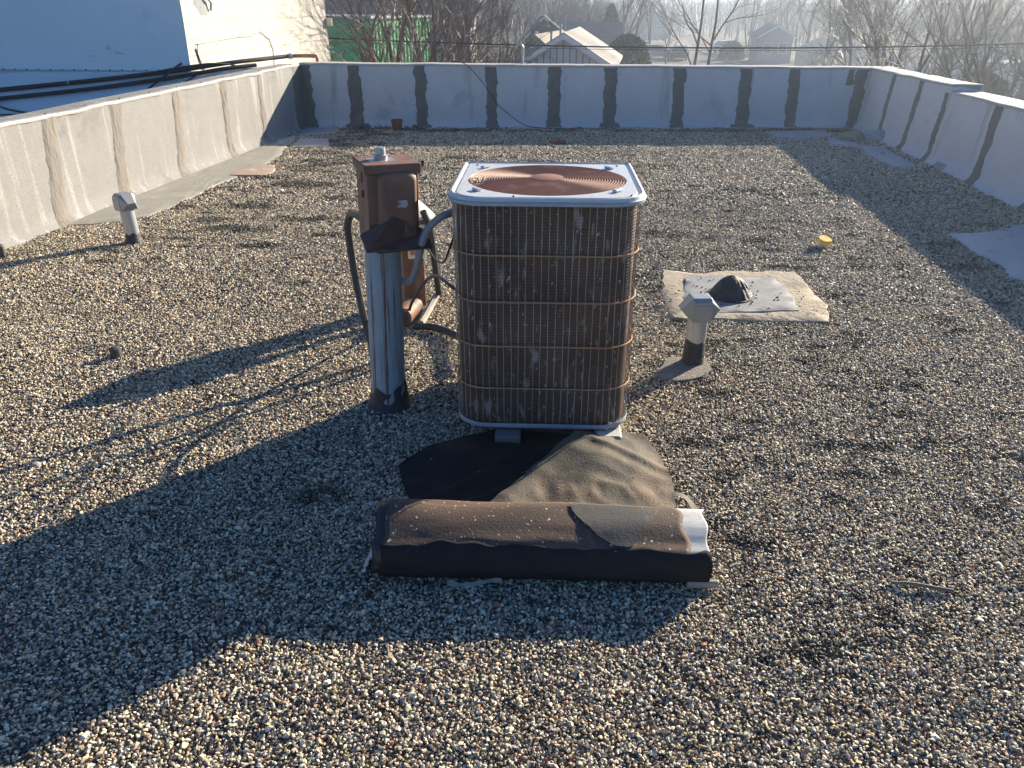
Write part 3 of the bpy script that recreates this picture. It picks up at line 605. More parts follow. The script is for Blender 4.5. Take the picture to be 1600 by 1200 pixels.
# top panel with round hole
NA = 128; HR = .316
def edge_pt(a, inset):
    hx, hy, rc = HX + .014 - inset, HY + .014 - inset, max(.02, RC + .01 - inset); d = (math.cos(a), math.sin(a))
    t = min(hx / abs(d[0]) if abs(d[0]) > 1e-9 else 9, hy / abs(d[1]) if abs(d[1]) > 1e-9 else 9)
    x, y = d[0] * t, d[1] * t
    if y < -hy + rc and abs(x) > hx - rc:
        cx, cy = math.copysign(hx - rc, x), -hy + rc; B_ = d[0] * cx + d[1] * cy; Cc = cx * cx + cy * cy - rc * rc; t = B_ + math.sqrt(max(0, B_ * B_ - Cc)); x, y = d[0] * t, d[1] * t
    return x, y
T0 = 1.020
angs = sorted(set([2 * PI * i / NA for i in range(NA)] + [math.atan2(HY + .014, HX + .014), PI - math.atan2(HY + .014, HX + .014)]))
rings = []
for ins, z in ((.010, CZ1 + .002), (.001, CZ1 + .002), (-.001, CZ1 + .006), (.0, T0 - .008), (.004, T0 + .002), (.012, T0 + .005), (.020, T0 + .001), (.022, T0 - .003), (.028, T0 - .003), (.031, T0 + .001)):
    rings.append([(*edge_pt(a, ins), z) for a in angs])
hc = (0, .0)
for f in (.5, 1.0):
    rings.append([(lerp(edge_pt(a, .031)[0], HR * math.cos(a), f), lerp(edge_pt(a, .031)[1], HR * .945 * math.sin(a), f), T0 + .001) for a in angs])
rings.append([(HR * math.cos(a) * .985, HR * .945 * math.sin(a) * .985, T0 - .006) for a in angs]); rings.append([(HR * math.cos(a) * .98, HR * .945 * math.sin(a) * .98, T0 - .05) for a in angs])
b = MB(); b.loft(rings, True); b.build('top_panel', M['white_metal'], cond, smooth=True)
b = MB(); b.loft([[(*edge_pt(a, -.003), z) for a in angs] for z in (CZ1 - .008, CZ1 + .007)], True)
b.loft([[(*edge_pt(a, i_), z) for a in angs] for i_, z in ((.012, CZ1 + .000), (-.003, CZ1 + .002), (-.005, CZ1 + .005), (-.002, CZ1 + .008), (.0005, CZ1 + .008))], True)
b.build('top_rim', M['rim_metal'], cond, smooth=True)
for x, y in ((-.30, .28), (.30, .28), (.31, -.285), (-.12, -.318)):
    b = MB(); b.lathe([(.004, 0), (.0045, .003), (.002, .005)], (x, y, T0 + .001), 10); b.build('screw', M['rust_dark'], cond)
for x, y in ((-.262, .222), (.262, .222), (.262, -.222), (-.262, -.222)):
    b = MB(); b.box((x, y, T0 + .007), (.040, .022, .010), math.atan2(y, x) + PI / 2, .8, .003); b.build('grille_clip', M['white_metal'], cond)
b = MB(); GZr = T0 - .001
nr = 25
for i in range(nr):
    r = .062 + (HR + .0 - .062) * i / (nr - 1); z = GZr + .007 * (1 - (r / HR) ** 2)
    b.tube([(r * math.cos(2 * PI * k / 72), r * .945 * math.sin(2 * PI * k / 72), z) for k in range(72)], .0024, 5, closed=True)
b.build('fan_grille', M['grille'], cond, smooth=True)
b = MB()
for k in range(8):
    a = 2 * PI * k / 8 + .2; b.tube([(r * math.cos(a), r * .945 * math.sin(a), GZr - .005 + .007 * (1 - (r / HR) ** 2)) for r in (.04, .12, .2, .28, HR + .004)], .0026, 5)
b.build('grille_spokes', M['grille'], cond)
b = MB(); b.lathe([(.066, 0), (.066, .004), (.055, .007), (.001, .008)], (0, 0, GZr + .006), 36); b.build('grille_hub', M['grille'], cond, smooth=True)
fan = MB(); fan.lathe([(.05, .84), (.05, .95), (.03, .955)], n=20); fan.build('fan_motor', M['black'], cond, smooth=True)
for k in range(4):
    a = k * PI / 2 + .5; rows = []
    for r in (.05, .12, .2, .28):
        rows.append([(r * math.cos(a + t * .55), r * math.sin(a + t * .55), 0.93 + .05 * t) for t in (-.8, -.4, 0, .4, .8)])
    b = MB(); b.loft(rows, False); b.build('fan_blade', M['rust_dark'], cond, smooth=True)
for sx in (-1, 1):
    b = MB(); b.box((sx * (HX - .012), HY - .02, (CZ0 + CZ1) / 2), (.03, .05, CZ1 - CZ0 - .01), 0, 1, .004); b.build('corner_post', M['rim_metal'], cond)
# sleepers; the left one's shade is put into its dark wood colour
for i, (x, lab, d) in enumerate(((-.15, 'left sleeper block under the condenser, coloured dark for its shade', .78), (.265, 'sunlit pale right sleeper block under the condenser', .80))):
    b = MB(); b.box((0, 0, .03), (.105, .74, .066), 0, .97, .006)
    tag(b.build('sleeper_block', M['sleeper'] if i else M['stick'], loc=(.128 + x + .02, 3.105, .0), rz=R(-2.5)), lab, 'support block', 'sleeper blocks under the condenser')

b = MB(); b.box((0, 0, .028), (.30, .66, .050), 0, .98, .006)  # dark slab added to fill the dark gap under the unit
tag(b.build('filler_board', M['roll_dark'], loc=(.19, 3.17, 0), rz=R(-2.5)), 'dark filler board added in the gap between the two sleeper blocks under the condenser', 'filler board')
# ---------------------------------------------------------------- torn rubber mat
def in_poly(p, poly):
    r = False; n = len(poly)
    for i in range(n):
        a, b_ = poly[i], poly[(i + 1) % n]
        if (a[1] > p[1]) != (b_[1] > p[1]) and p[0] < (b_[0] - a[0]) * (p[1] - a[1]) / (b_[1] - a[1]) + a[0]: r = not r
    return r
mat_t = thing('rubber_mat', 'torn crumpled rubber sheet folded over itself between the condenser and the roofing roll', 'rubber mat', (.08, 2.54, 0))
def matz(x, y):
    z = .020 + .010 * nz1(x * 4, y * 4, 2) + .004 * nz1(x * 13, y * 13, 2)
    z += .010 * (.35 - abs(nz1(x * 5, y * 7 + x * 3, 16))) + .035 * math.exp(-((x + .12) / .22) ** 2 - ((y - 2.66) / .10) ** 2)
    dd = (x + .10) * .75 - (y - 2.50); z += .016 * math.exp(-(dd / .03) ** 2) + .008 * math.exp(-((dd - .14) / .02) ** 2)
    return max(z, .010)
def flapz(x, y):
    e = (x - .12) * .86 - (y - 2.53) * .52          # distance from the fold line
    z = matz(x, y) + .016 + .055 * math.exp(-((x - .30) / .20) ** 2 - ((y - 2.60) / .17) ** 2) + .020 * math.exp(-(e / .05) ** 2)
    z += .012 * math.exp(-(((x - .42) * .5 + (y - 2.62) * .86) / .022) ** 2) + .008 * (.35 - abs(nz1(x * 4.5 + y * 3, y * 5 - x * 2, 6)))
    w_ = math.exp(-((y - 2.36) / .05) ** 2); z += w_ * (.006 * nz1(x * 30 + y * 8, y * 9, 1) + .004)
    return max(z, .02)
def sheetmesh(name, pts, zf, m, c, th=.006):
    mo = rough_poly(pts, .02, .010, 3); rings = []
    for s_ in [1 - k / 30 for k in range(30)] + [.01]:
        rings.append([(c[0] + (p[0] - c[0]) * s_ - .08, c[1] + (p[1] - c[1]) * s_ - 2.54, zf(c[0] + (p[0] - c[0]) * s_, c[1] + (p[1] - c[1]) * s_)) for p in mo])
    b = MB(); b.loft([[(x, y, z - th) for x, y, z in r] for r in rings[:3]][::-1] + rings, True); return b.build(name, m, mat_t, smooth=True)
sheetmesh('under_sheet', [(-.45, 2.585), (-.36, 2.69), (-.21, 2.80), (-.06, 2.865), (.14, 2.86), (.34, 2.84), (.45, 2.80), (.50, 2.5), (.48, 2.28), (.2, 2.25), (-.08, 2.25), (-.34, 2.27), (-.40, 2.42)], matz, M['mat_shaded'], (.04, 2.53))
sheetmesh('folded_sheet', [(-.10, 2.27), (.0, 2.40), (.12, 2.535), (.22, 2.66), (.29, 2.755), (.38, 2.80), (.545, 2.79), (.585, 2.62), (.60, 2.42), (.585, 2.28), (.4, 2.25), (.2, 2.26), (.05, 2.25)], flapz, M['mat_rubber'], (.36, 2.50), .007)

def strew(name, spots, m, seed):
    r = random.Random(seed); b = MB()
    for x, y, z in spots:
        q = r.uniform(.003, .006); a = r.uniform(0, 3); hs = [r.uniform(.6, 1.2) for _ in range(8)]
        lo = [(x + q * hs[i] * math.cos(a + i * PI / 3), y + q * hs[i] * math.sin(a + i * PI / 3), z + .001) for i in range(6)]
        hi = [(x + q * .62 * hs[i] * math.cos(a + .3 + i * PI / 3), y + q * .62 * hs[i] * math.sin(a + .3 + i * PI / 3), z + q * .5 * hs[6]) for i in range(6)]
        b.loft([lo, hi], True, True)
    return tag(b.build(name, m), kind='stuff')
sr = random.Random(8); sp1 = []
for k in range(26):
    x, y = sr.uniform(-.38, .57), sr.uniform(2.31, 2.80)
    on = (x - .12) * .86 - (y - 2.53) * .52 > .03 and x < .52
    if on and sr.random() < .6: sp1.append((x, y, flapz(x, y)))
    elif not on and sr.random() < .5 and x < .1 and y < 2.66: sp1.append((x, y, matz(x, y)))
for k in range(70): sp1.append((sr.uniform(-3.4, -2.9), sr.uniform(6.7, 10), .016))
for k in range(60): sp1.append((sr.uniform(.95, 1.88), sr.uniform(4.15, 4.32), .018))
strew('stray_stones', sp1, M['patch_strip'], 4)

# ---------------------------------------------------------------- roofing roll
roll = thing('roofing_roll', 'flattened brown roll of roofing felt with white torn ends in front of the condenser', 'roofing roll', (.10, 2.03, 0), R(-1.6))
PRF = [(-.095, .004), (-.124, .036), (-.133, .072), (-.123, .103), (-.096, .126), (-.055, .140), (.0, .154), (.055, .160), (.10, .150), (.130, .120), (.140, .075), (.128, .030), (.10, .004)]
PS = [tuple(p) for p in spline([(0, y, z) for y, z in PRF], 5)]
def shell(x0, x1, inset, m, name, n=60, ragL=.01, ragR=.01, seed=0., t0=0., t1=1., lab=None, openp=True, slantL=0., slantR=0., ragT=0.):
    k0 = int(t0 * len(PS)); PP = PS[k0:max(2, int(t1 * len(PS)))]; b = MB(); rows = []
    for i in range(n + 1):
        u = i / n; r = []
        for k, p in enumerate(PP):
            xs = lerp(x0 + ragL * nz1(k * .11, seed) * 2 + slantL * k / len(PP), x1 + ragR * nz1(k * .11, seed + 5) * 2 + slantR * k / len(PP), u)
            qf = min(len(PS) - 1.001, k0 + k * (1 + ragT * (nz1(xs * 5, seed) + .5 * nz1(xs * 17, seed)))); qi = int(qf); p = Vector(PS[qi]).lerp(Vector(PS[qi + 1]), qf - qi)
            yy, zz = p[1], p[2]; cy, cz = .008, .078; dy, dz = yy - cy, zz - cz; L = math.hypot(dy, dz)
            f = 1 - inset / L
            sag = 1 + .05 * nz1(xs * 3, qf * .15, 7) + .03 * math.sin(xs * 5 + 1)
            bump_ = .0035 * nz1(xs * 9, qf * .4, 1.) + .006 * nz1(xs * 2.6, qf * .12, 40) + .007 * (.3 - abs(nz1(xs * 3.2, qf * .22, 60))) * (zz < .13)
            r.append((xs, cy + dy * f + bump_, max(.002, (cz + dz * f) * (sag if zz > .08 else 1) * (1.07 - .16 * xs))))
        rows.append(r)
    b.loft(rows, not openp)
    o = b.build(name, m, roll, smooth=True)
    sol = None
    if lab: o['label'] = lab
    me_ = o.data; bm = bmesh.new(); bm.from_mesh(me_); bmesh.ops.solidify(bm, geom=bm.faces[:], thickness=.003); bm.to_mesh(me_); bm.free()
    return o
shell(-.505, .450, .0, M['roll'], 'outer_layer', seed=1, ragL=.006, ragR=.018, t0=.0, t1=.93, slantR=.0)
shell(-.507, .520, -.003, M['roll_shade'], 'front_shade', seed=31, ragL=.004, ragR=.01, t0=.0, t1=.36, ragT=.16, lab='lower front of the roll, its shade painted black')  # separate black shell added where the roll's front lies in shade
shell(-.535, .508, .007, M['black'], 'inner_layer', seed=9, ragL=.006, ragR=.008)
shell(.40, .520, .0035, M['white_felt'], 'torn_end', seed=4, ragL=.01, ragR=.02, n=24, t0=.30, t1=.80, ragT=.08, lab='white torn end on the right')
shell(-.515, .50, .016, M['black'], 'inner_layer', seed=14, ragL=.006, ragR=.01)
shell(-.50, .51, .028, M['roll_dark'], 'inner_layer', seed=24, ragL=.006, ragR=.01)
b = MB(); b.loft([[(x, y * .62 + .004, .078 + (z - .078) * .62) for _, y, z in PS] for x in (-.49, -.489, .50, .501)], True, True); b.build('roll_core', M['black'], roll)
# dark grey overlap patch on top
b = MB(); rows = []
poly = []
for i in range(33):
    t = i / 32; x = lerp(.085, .375, t); dn = .52 * math.sin(PI * t) ** .55 * (1 - .25 * abs(t - .62) * 2) + .03 * nz1(t * 7, 3)
    r = []
    for k in range(9):
        q = lerp(.60, .60 - dn * .50, k / 8) * len(PS); i0 = min(len(PS) - 2, int(q)); f = q - i0; p = Vector(PS[i0]).lerp(Vector(PS[i0 + 1]), f)
        cy, cz = .008, .078; dy, dz = p.y - cy, p.z - cz; L = math.hypot(dy, dz); s_ = 1 + .0042 / L
        sag = 1 + .05 * nz1(x * 3, q * .15, 7) + .03 * math.sin(x * 5 + 1)
        r.append((x, cy + dy * s_ + .0035 * nz1(x * 9, q * .4, 1.) + .006 * nz1(x * 2.6, q * .12, 40), (cz + dz * s_) * (sag if p.z > .08 else 1) * (1.07 - .16 * x) + .0015))
    rows.append(r)
b.loft(rows, False); b.build('felt_patch', M['roll_dark'], roll, smooth=True)['label'] = 'dark grey patch on top'
# torn pieces
b = MB(); rows = []
for i in range(15):
    t = i / 14; w_ = .085 * math.sin(PI * (t * .8 + .15)) + .006 * nz1(t * 9, 2)
    rows.append([(-.525 - .055 * t + .01 * nz1(t * 5, k), -.03 - .05 * t + w_ * (k / 5 - .5) * 1.6, .10 - .088 * t ** 1.3 + .012 * nz1(t * 6, k * .8)) for k in range(6)])
b.loft(rows, False); b.build('torn_strip', M['white_felt'], roll, smooth=True)
b = MB(); rows = []
for i in range(25):
    t = i / 24; x = -.30 + .17 * t
    rows.append([(x, -.125 - .012 * math.sin(t * 5) - k * .009 * (1 - t * .5), .020 + .006 * nz1(t * 6, k) - .004 * k) for k in range(3)])
b.loft(rows, False); b.build('torn_strip', M['insul'], roll, smooth=True)
b = MB(); b.tube(spline([(.545, -.06, .09), (.56, -.05, .07), (.55, -.075, .05), (.565, -.06, .03)], 5), .006, 6); b.build('torn_strip', M['insul'], roll, smooth=True)
b = MB(); b.box((.50, -.122, .020), (.10, .018, .028), .02, 1, .004); b.build('torn_strip', M['insul'], roll)
b = MB(); rows = []
for i in range(13):
    t = i / 12; rows.append([(.44 + .09 * t + .02 * k * t, .10 + .05 * (1 - t) + .03 * k, .15 + .028 * math.sin(PI * t * .9 + .3) - .10 * t * t - .012 * k) for k in range(3)])
b.loft(rows, False); b.build('curled_flap', M['mat_rubber'], roll, smooth=True)

# ---------------------------------------------------------------- power box on its post
post = thing('disconnect_post', 'rusty electrical box on a thick peeling blue grey post left of the condenser', 'electrical box', (-.562, 3.135, 0), 0, None, (R(1.0), R(2.0)))
b = MB(); pr = [(.082, -.02), (.079, .05), (.0765, .12), (.0755, .4), (.0745, .76)]
b.lathe(pr, n=36); b.build('post', M['post'], post, smooth=True)
b = MB(); rings = []
for r, h in ((.130, -.012), (.100, .006), (.088, .03), (.0800, .07), (.0775, .11), (.0766, .118)):
    rings.append([((r + .006 * nz1(i * .4, h * 20)) * math.cos(2 * PI * i / 36), (r + .006 * nz1(i * .4, h * 20)) * math.sin(2 * PI * i / 36), h + (.05 * nz1(math.cos(2 * PI * i / 36) * 1.6, math.sin(2 * PI * i / 36) * 1.6, 4) if h > .05 else 0)) for i in range(36)])
b.loft(rings, True); b.build('tar_collar', M['tar'], post, smooth=True)
BA = R(24)
ca, sa = math.cos(BA), math.sin(BA)
def bl(x, y, z): return (x * ca - y * sa + .030, x * sa + y * ca - .0, z)
def bbox(c, d, m, name, bev=.004, taper=1., par=None):
    b = MB(); q = bl(*c); b.box(q, d, BA, taper, bev); return b.build(name, M[m], par or post, smooth=False)
BW, BD, B0, B1 = .205, .165, .79, 1.092
bbox((0, 0, (B0 + B1) / 2), (BW, BD, B1 - B0), 'rust', 'box_body', .003)
bbox((0, 0, B1 - .010), (BW + .022, BD + .022, .036), 'rust', 'box_lid', .004)
# raised door, pillow shaped
b = MB(); rings = []
dw, dh = .158, .285
for ins, dep in ((0, 0), (0, .012), (.006, .028), (.016, .036), (.03, .038)):
    r = []
    for i, j in ((-1, -1), (1, -1), (1, 1), (-1, 1)):
        rr_ = .028
        for q in range(5):
            a = math.atan2(j, i) - PI / 4 + q * PI / 8
            x = i * (dw / 2 - ins - rr_) + rr_ * math.cos(a); z = j * (dh / 2 - ins - rr_) + rr_ * math.sin(a)
            r.append(bl(x + .012, -BD / 2 - dep, (B0 + B1) / 2 - .012 + z))
    rings.append(r)
b.loft(rings, True); b.add(rings[-1], [tuple(range(len(rings[-1])))]); door = b.build('door', M['rust'], post, smooth=True)
b = MB(); b.loft([[bl(x + .024, -BD / 2 - .0395, .955 + z) for x, z in ((-.022, -.014), (.016, -.017), (.022, -.006), (.02, .012), (.0, .013), (-.022, .010))]] + [[bl(x + .024, -BD / 2 - .0385, .955 + z) for x, z in ((-.022, -.014), (.016, -.017), (.022, -.006), (.02, .012), (.0, .013), (-.022, .010))]], True, True); b.build('nameplate', M['label'], door)
# folded hood below the door (dark triangular flap)
b = MB(); A_ = [bl(-.14, -.175, .792), bl(.125, -.185, .788), bl(.125, -.09, .835), bl(-.012, -.135, .905), bl(-.14, -.08, .835)]
tp = [Vector(p) for p in A_]
b.add([tuple(p) for p in tp] + [tuple(p + Vector((0, 0, -.006))) for p in tp], [(0, 1, 2, 3), (0, 3, 4), (5, 8, 7, 6), (5, 9, 8), (0, 5, 6, 1), (1, 6, 7, 2), (4, 9, 5, 0)])
bt = [bl(-.125, -.09, .806), bl(.11, -.09, .800), bl(.108, -.14, .780), bl(-.125, -.138, .786)]
b.build('hood', M['rust_dark'], post)
b = MB(); b.box(bl(.0, -.005, .762), (.15, .15, .03), BA, .9, .004); b.build('box_neck', M['black'], post)
b = MB(); q = bl(-.02, .01, 0); b.lathe([(.042, 1.095), (.042, 1.100), (.026, 1.102), (.027, 1.119), (.020, 1.121), (.020, 1.132), (.0185, 1.145), (.010, 1.148)], (q[0], q[1], 0), 12); b.build('hub_fitting', M['galv'], post, smooth=True)
bbox((-.02, .01, 1.0975), (.105, .075, .006), 'galv', 'hub_plate', .001)
b = MB(); b.tube([bl(.108, .0, 1.03), bl(.122, -.02, 1.05), bl(.135, -.035, 1.085), bl(.14, -.037, 1.098)], [.006, .0085, .0085, .005], 8); b.tube([bl(.108, .0, 1.03), bl(.112, -.005, 1.0)], .006, 6); b.build('handle', M['black'], post, smooth=True)
for k in range(5):
    b = MB(); q = bl(-.062 + k * .034, -BD / 2 - .001, 1.072 + .003 * (k % 2)); b.lathe([(.0085, -.002), (.0085, .002)], q, 14, 'Y'); b.build('knockout', M['rust_dark'], post)
b = MB(); q = bl(-BW / 2 - .001, -.01, .975); b.lathe([(.014, -.003), (.013, .004), (.006, .006)], q, 14, 'X'); b.build('knockout', M['rust_dark'], post)
b = MB(); b.tube([bl(-BW / 2 - .001, -.005, 1.06), bl(-BW / 2 - .001, -.003, 1.02)], .0035, 5); b.build('slot', M['rust_dark'], post)
def cable(name, pts, r, m, label, cat, k=10, n=8, group=None):
    b = MB(); b.tube(spline(pts, k), r, n); return tag(b.build(name, M[m], smooth=True), label, cat, group)
cable('conduit', [(-.60, 3.24, .80), (-.68, 3.42, .80), (-.752, 3.60, .765), (-.790, 3.68, .70), (-.795, 3.70, .62), (-.782, 3.69, .44), (-.748, 3.64, .25), (-.715, 3.60, .12), (-.70, 3.58, .0)], .0185, 'black', 'black conduit bending out of the rusty box down to the gravel', 'conduit')
cable('conduit', [(-.57, 3.24, .95), (-.60, 3.44, .90), (-.625, 3.56, .78), (-.625, 3.58, .55), (-.62, 3.57, .25), (-.61, 3.56, .0)], .012, 'black', 'thin black conduit standing close behind the post', 'conduit')
cable('cable', [(-.54, 3.24, .86), (-.60, 3.38, .70), (-.64, 3.50, .42), (-.61, 3.52, .28), (-.56, 3.50, .40), (-.54, 3.40, .55)], .007, 'black', 'looped black cable hanging behind the post', 'cable')
cable('conduit', [(-.235, 3.05, .905), (-.28, 3.02, .895), (-.335, 3.01, .845), (-.365, 3.01, .77), (-.39, 3.03, .68), (-.42, 3.06, .62), (-.47, 3.12, .60), (-.53, 3.17, .64)], .0155, 'grey_tube', 'thick grey flexible conduit looping from the condenser to the back of the post', 'conduit')
cable('cable', [(-.235, 3.10, .80), (-.262, 3.12, .73), (-.29, 3.2, .66), (-.34, 3.4, .60), (-.42, 3.7, .58), (-.50, 4.1, .55)], .0045, 'black', 'thin black cable sagging from the condenser behind the grey conduit', 'cable')
cable('cable', [(-.235, 3.35, .46), (-.30, 3.45, .475), (-.36, 3.6, .46), (-.44, 3.85, .36), (-.55, 4.05, .17), (-.585, 4.10, .075)], .0085, 'black', 'black cable arching from the round canister over to the condenser', 'cable')
cable('line_set', [(-.50, 4.33, .60), (-.47, 4.36, .50), (-.46, 4.37, .40), (-.445, 4.38, .2), (-.435, 4.38, .09)], .020, 'black', 'upright black insulated refrigerant pipe behind the post', 'pipe')
lp = cable('line_set', [(-.455, 4.39, .075), (-.48, 4.27, .05), (-.50, 4.15, .035), (-.515, 4.06, .03)], .021, 'insul', 'bare pale bend of refrigerant pipe lying on the gravel behind the post', 'pipe')
cable('line_set', [(-.545, 4.02, .028), (-.43, 4.0, .03), (-.30, 3.85, .045), (-.15, 3.55, .09)], .020, 'black', 'black insulated refrigerant pipe running low over the gravel into the condenser', 'pipe', k=6)
# round canister and rusty duct with capped flue behind
b = MB(); cn = thing('canister', 'round rusty canister with a black end face lying behind the post', 'canister', (-.61, 4.12, .062), R(-12))
b.lathe([(.050, -.05), (.056, -.045), (.056, .16), (.05, .165)], n=28, axis='Y'); b.build('shell', M['rust'], cn, smooth=True)
b = MB(); b.lathe([(.040, -.056), (.042, -.0505)], n=28, axis='Y'); b.build('end_plate', M['black'], cn); b = MB(); b.lathe([(.005, -.061), (.005, -.056)], n=8, axis='Y'); b.build('screw', M['galv'], cn)
fl = thing('flue_vent', 'cream capped flue vent on a rusty duct behind the electrical box', 'roof vent', (-.60, 4.45, 0))
b = MB(); b.box((0, 0, .19), (.13, .13, .40), R(20), .82, .006); b.build('duct', M['rust'], fl)
b = MB(); b.lathe([(.052, .36), (.052, .42)], n=20); b.build('collar', M['galv'], fl, smooth=True)
b = MB(); b.lathe([(.06, .385), (.135, .40), (.138, .47), (.136, .475), (.139, .48), (.139, .52), (.12, .525)], n=32); b.build('drum', M['cream'], fl, smooth=True)
b = MB(); b.lathe([(.150, .538), (.153, .545), (.10, .60), (.05, .645), (.004, .68)], n=32); b.build('cap', M['cream'], fl, smooth=True)
b = MB(); b.lathe([(.155, .534), (.157, .541), (.150, .549)], n=32); b.build('cap_rim', M['rust'], fl, smooth=True)
jb = thing('junction_box', 'small pale rusty junction box behind the loop of grey conduit', 'electrical box', (-.545, 4.30, .0))
b = MB(); b.box((0, 0, .41), (.10, .05, .14), R(8), 1, .004); b.build('box', M['cream'], jb)
b = MB(); b.box((-.01, -.03, .40), (.045, .012, .07), R(8), 1, .003); b.build('cover', M['rust_wire'], jb)
b = MB(); b.box((0, .01, .17), (.03, .03, .36), R(8), 1, .003); b.build('stand', M['rust'], jb)

# ---------------------------------------------------------------- capped vent pipes
def vent(loc, rz, hp, label, r=.052, tar_h=.09, tilt=(0, 0), skirt=True, sc_=1.0):
    v = thing('vent_pipe', label, 'vent pipe', loc, 0, None, tilt); v['group'] = 'capped metal vent pipes'
    b = MB(); b.lathe([(r, 0), (r * .985, hp)], n=28); b.build('pipe', M['galv'], v, smooth=True)
    b = MB(); rings = []
    for q, h in ((r * 1.9, -.01), (r * 1.25, .008), (r * 1.07, .03), (r * 1.035, tar_h), (r * 1.01, tar_h + .004)):
        rings.append([((q + .004 * nz1(i * .5, h * 30)) * math.cos(2 * PI * i / 28), (q + .004 * nz1(i * .5, h * 30)) * math.sin(2 * PI * i / 28), h + (.03 * nz1(math.cos(i * .224) * 1.5, math.sin(i * .224) * 1.5, loc[0]) if h > .05 else 0)) for i in range(28)])
    b.loft(rings, True); b.build('tar_collar', M['tar'], v, smooth=True)
    e_ = bpy.data.objects.new('cap', None)
    h0 = hp - .02; s = sc_; c_, s_ = math.cos(rz), math.sin(rz)
    def q(x, y, z): return (x * c_ - y * s_, x * s_ + y * c_, h0 + z)
    T, Mx, Bt, D1, D2 = .045 * s, .098 * s, .048 * s, .050 * s, .060 * s
    Hh = .115 * s; m = Hh * .45
    V = [q(-T, -D1 * .8, Hh), q(T, -D1 * .8, Hh), q(T, D1 * .8, Hh), q(-T, D1 * .8, Hh),                # top
         q(-Mx, -.028 * s, m), q(-T, -D2, m + .045 * s), q(T, -D2, m + .045 * s), q(Mx, -.028 * s, m), q(Mx, .028 * s, m), q(T, D2, m + .045 * s), q(-T, D2, m + .045 * s), q(-Mx, .028 * s, m),
         q(-Bt, -D2, .0), q(Bt, -D2, .0), q(Bt, D2, .0), q(-Bt, D2, .0)]
    F = [(0, 1, 2, 3), (0, 5, 6, 1), (1, 6, 7), (1, 7, 8, 2), (2, 8, 9), (2, 9, 10, 3), (3, 10, 11), (3, 11, 4, 0), (0, 4, 5), (5, 12, 13, 6), (6, 13, 7), (7, 13, 14, 8), (8, 14, 9), (9, 14, 15, 10), (10, 15, 11), (11, 15, 12, 4), (4, 12, 5)]
    b = MB(); b.add(V, F); o = b.build('cap', M['galv_cap'], v)
    bm = bmesh.new(); bm.from_mesh(o.data); bmesh.ops.bevel(bm, geom=bm.edges[:], offset=.0022, segments=1, affect='EDGES'); bm.to_mesh(o.data); bm.free()
    b = MB(); b.box(q(0, -D2 - .002, m - .004), (T * 1.96, .003, .068 * s), rz, 1, 0); b.build('cap_plate', M['galv_cap'], v)
    return v
vent((.918, 3.575, 0), R(4), .275, 'near vent pipe right of the condenser with a square faced metal cap', r=.050, tar_h=.135, tilt=(0, R(.5)))
sk = patch('vent_flashing', [(.70, 3.40), (.82, 3.62), (1.0, 3.61), (.99, 3.50), (.92, 3.41), (.80, 3.36)], M['patch_tar'], 'flat gritty grey flashing on the gravel round the foot of the near vent pipe', 'roof flashing', th=.016, seed=22, keep=False)
vent((-2.905, 5.82, 0), R(-38), .275, 'vent pipe standing near the sunlit left parapet, its metal cap turned to a corner', r=.052, tar_h=.07, tilt=(0, R(-1.5)), sc_=1.05)

# ---------------------------------------------------------------- small things on the deck
cp = thing('yellow_cap', 'bright yellow plastic cap lying on the gravel near the right shadow', 'plastic cap', (2.335, 5.68, .008), 0, None, (R(14), R(6)))
b = MB(); b.lathe([(.040, 0), (.046, .052)], n=28); b.build('cup', M['yellow_side'], cp, smooth=True)
b = MB(); b.lathe([(.050, .050), (.051, .062), (.046, .068), (.002, .067)], n=28); b.build('lid', M['yellow'], cp, smooth=True)
b = MB(); b.tube(spline([(-.088, .02, .012), (-.03, .008, .018), (.03, -.004, .014), (.088, -.018, .012)], 6), [.006 + .002 * nz1(i * .8) for i in range(19)], 6); tag(b.build('stick', M['stick'], loc=(1.28, 1.885, .004)), 'dark straight stick lying on the gravel at the lower right', 'stick')
st = MB(); st.lathe([(.034, -.01), (.030, .02), (.028, .055), (.012, .062)], n=12); tag(st.build('pipe_stub', M['roll_dark'], loc=(-2.05, 3.66, 0)), 'short dark stub poking out of the sunny gravel at the left', 'pipe stub')
pt = MB(); pt.lathe([(.062, 0), (.078, .115), (.084, .12), (.084, .148), (.075, .149), (.058, .04)], n=24); tag(pt.build('plant_pot', M['clay'], loc=(-1.66, 11.66, 0)), 'terracotta pot standing against the far parapet', 'plant pot')
bk = MB(); bk.box((0, 0, .02), (.20, .09, .055), R(10), 1, .004); tag(bk.build('brick', M['clay'], loc=(.60, 10.42, 0)), 'red brick lying on the shaded gravel behind the condenser', 'brick')
for i, (x, y, s_, lab) in enumerate(((4.56, 10.72, .15, 'brown grey rock lying left of the paler rock in the right far corner'), (4.86, 10.78, .17, 'pale rock against the foot of the right parapet in the far corner'))):
    bm = bmesh.new(); bmesh.ops.create_icosphere(bm, subdivisions=3, radius=1)
    for v_ in bm.verts: v_.co *= 1 + .3 * nz1(v_.co.x * 1.4 + i * 5, v_.co.y * 1.4, v_.co.z * 1.4)
    b = MB(); b.v = [(v_.co.x * s_ * 1.2, v_.co.y * s_ * .8, v_.co.z * s_ * .55) for v_ in bm.verts]; b.f = [tuple(v_.index for v_ in f.verts) for f in bm.faces]; bm.free()
    tag(b.build('rock', M['patch_tan'] if i == 0 else M['patch_pale'], smooth=True, loc=(x, y, .04)), lab, 'rock', 'rocks in the right far corner')
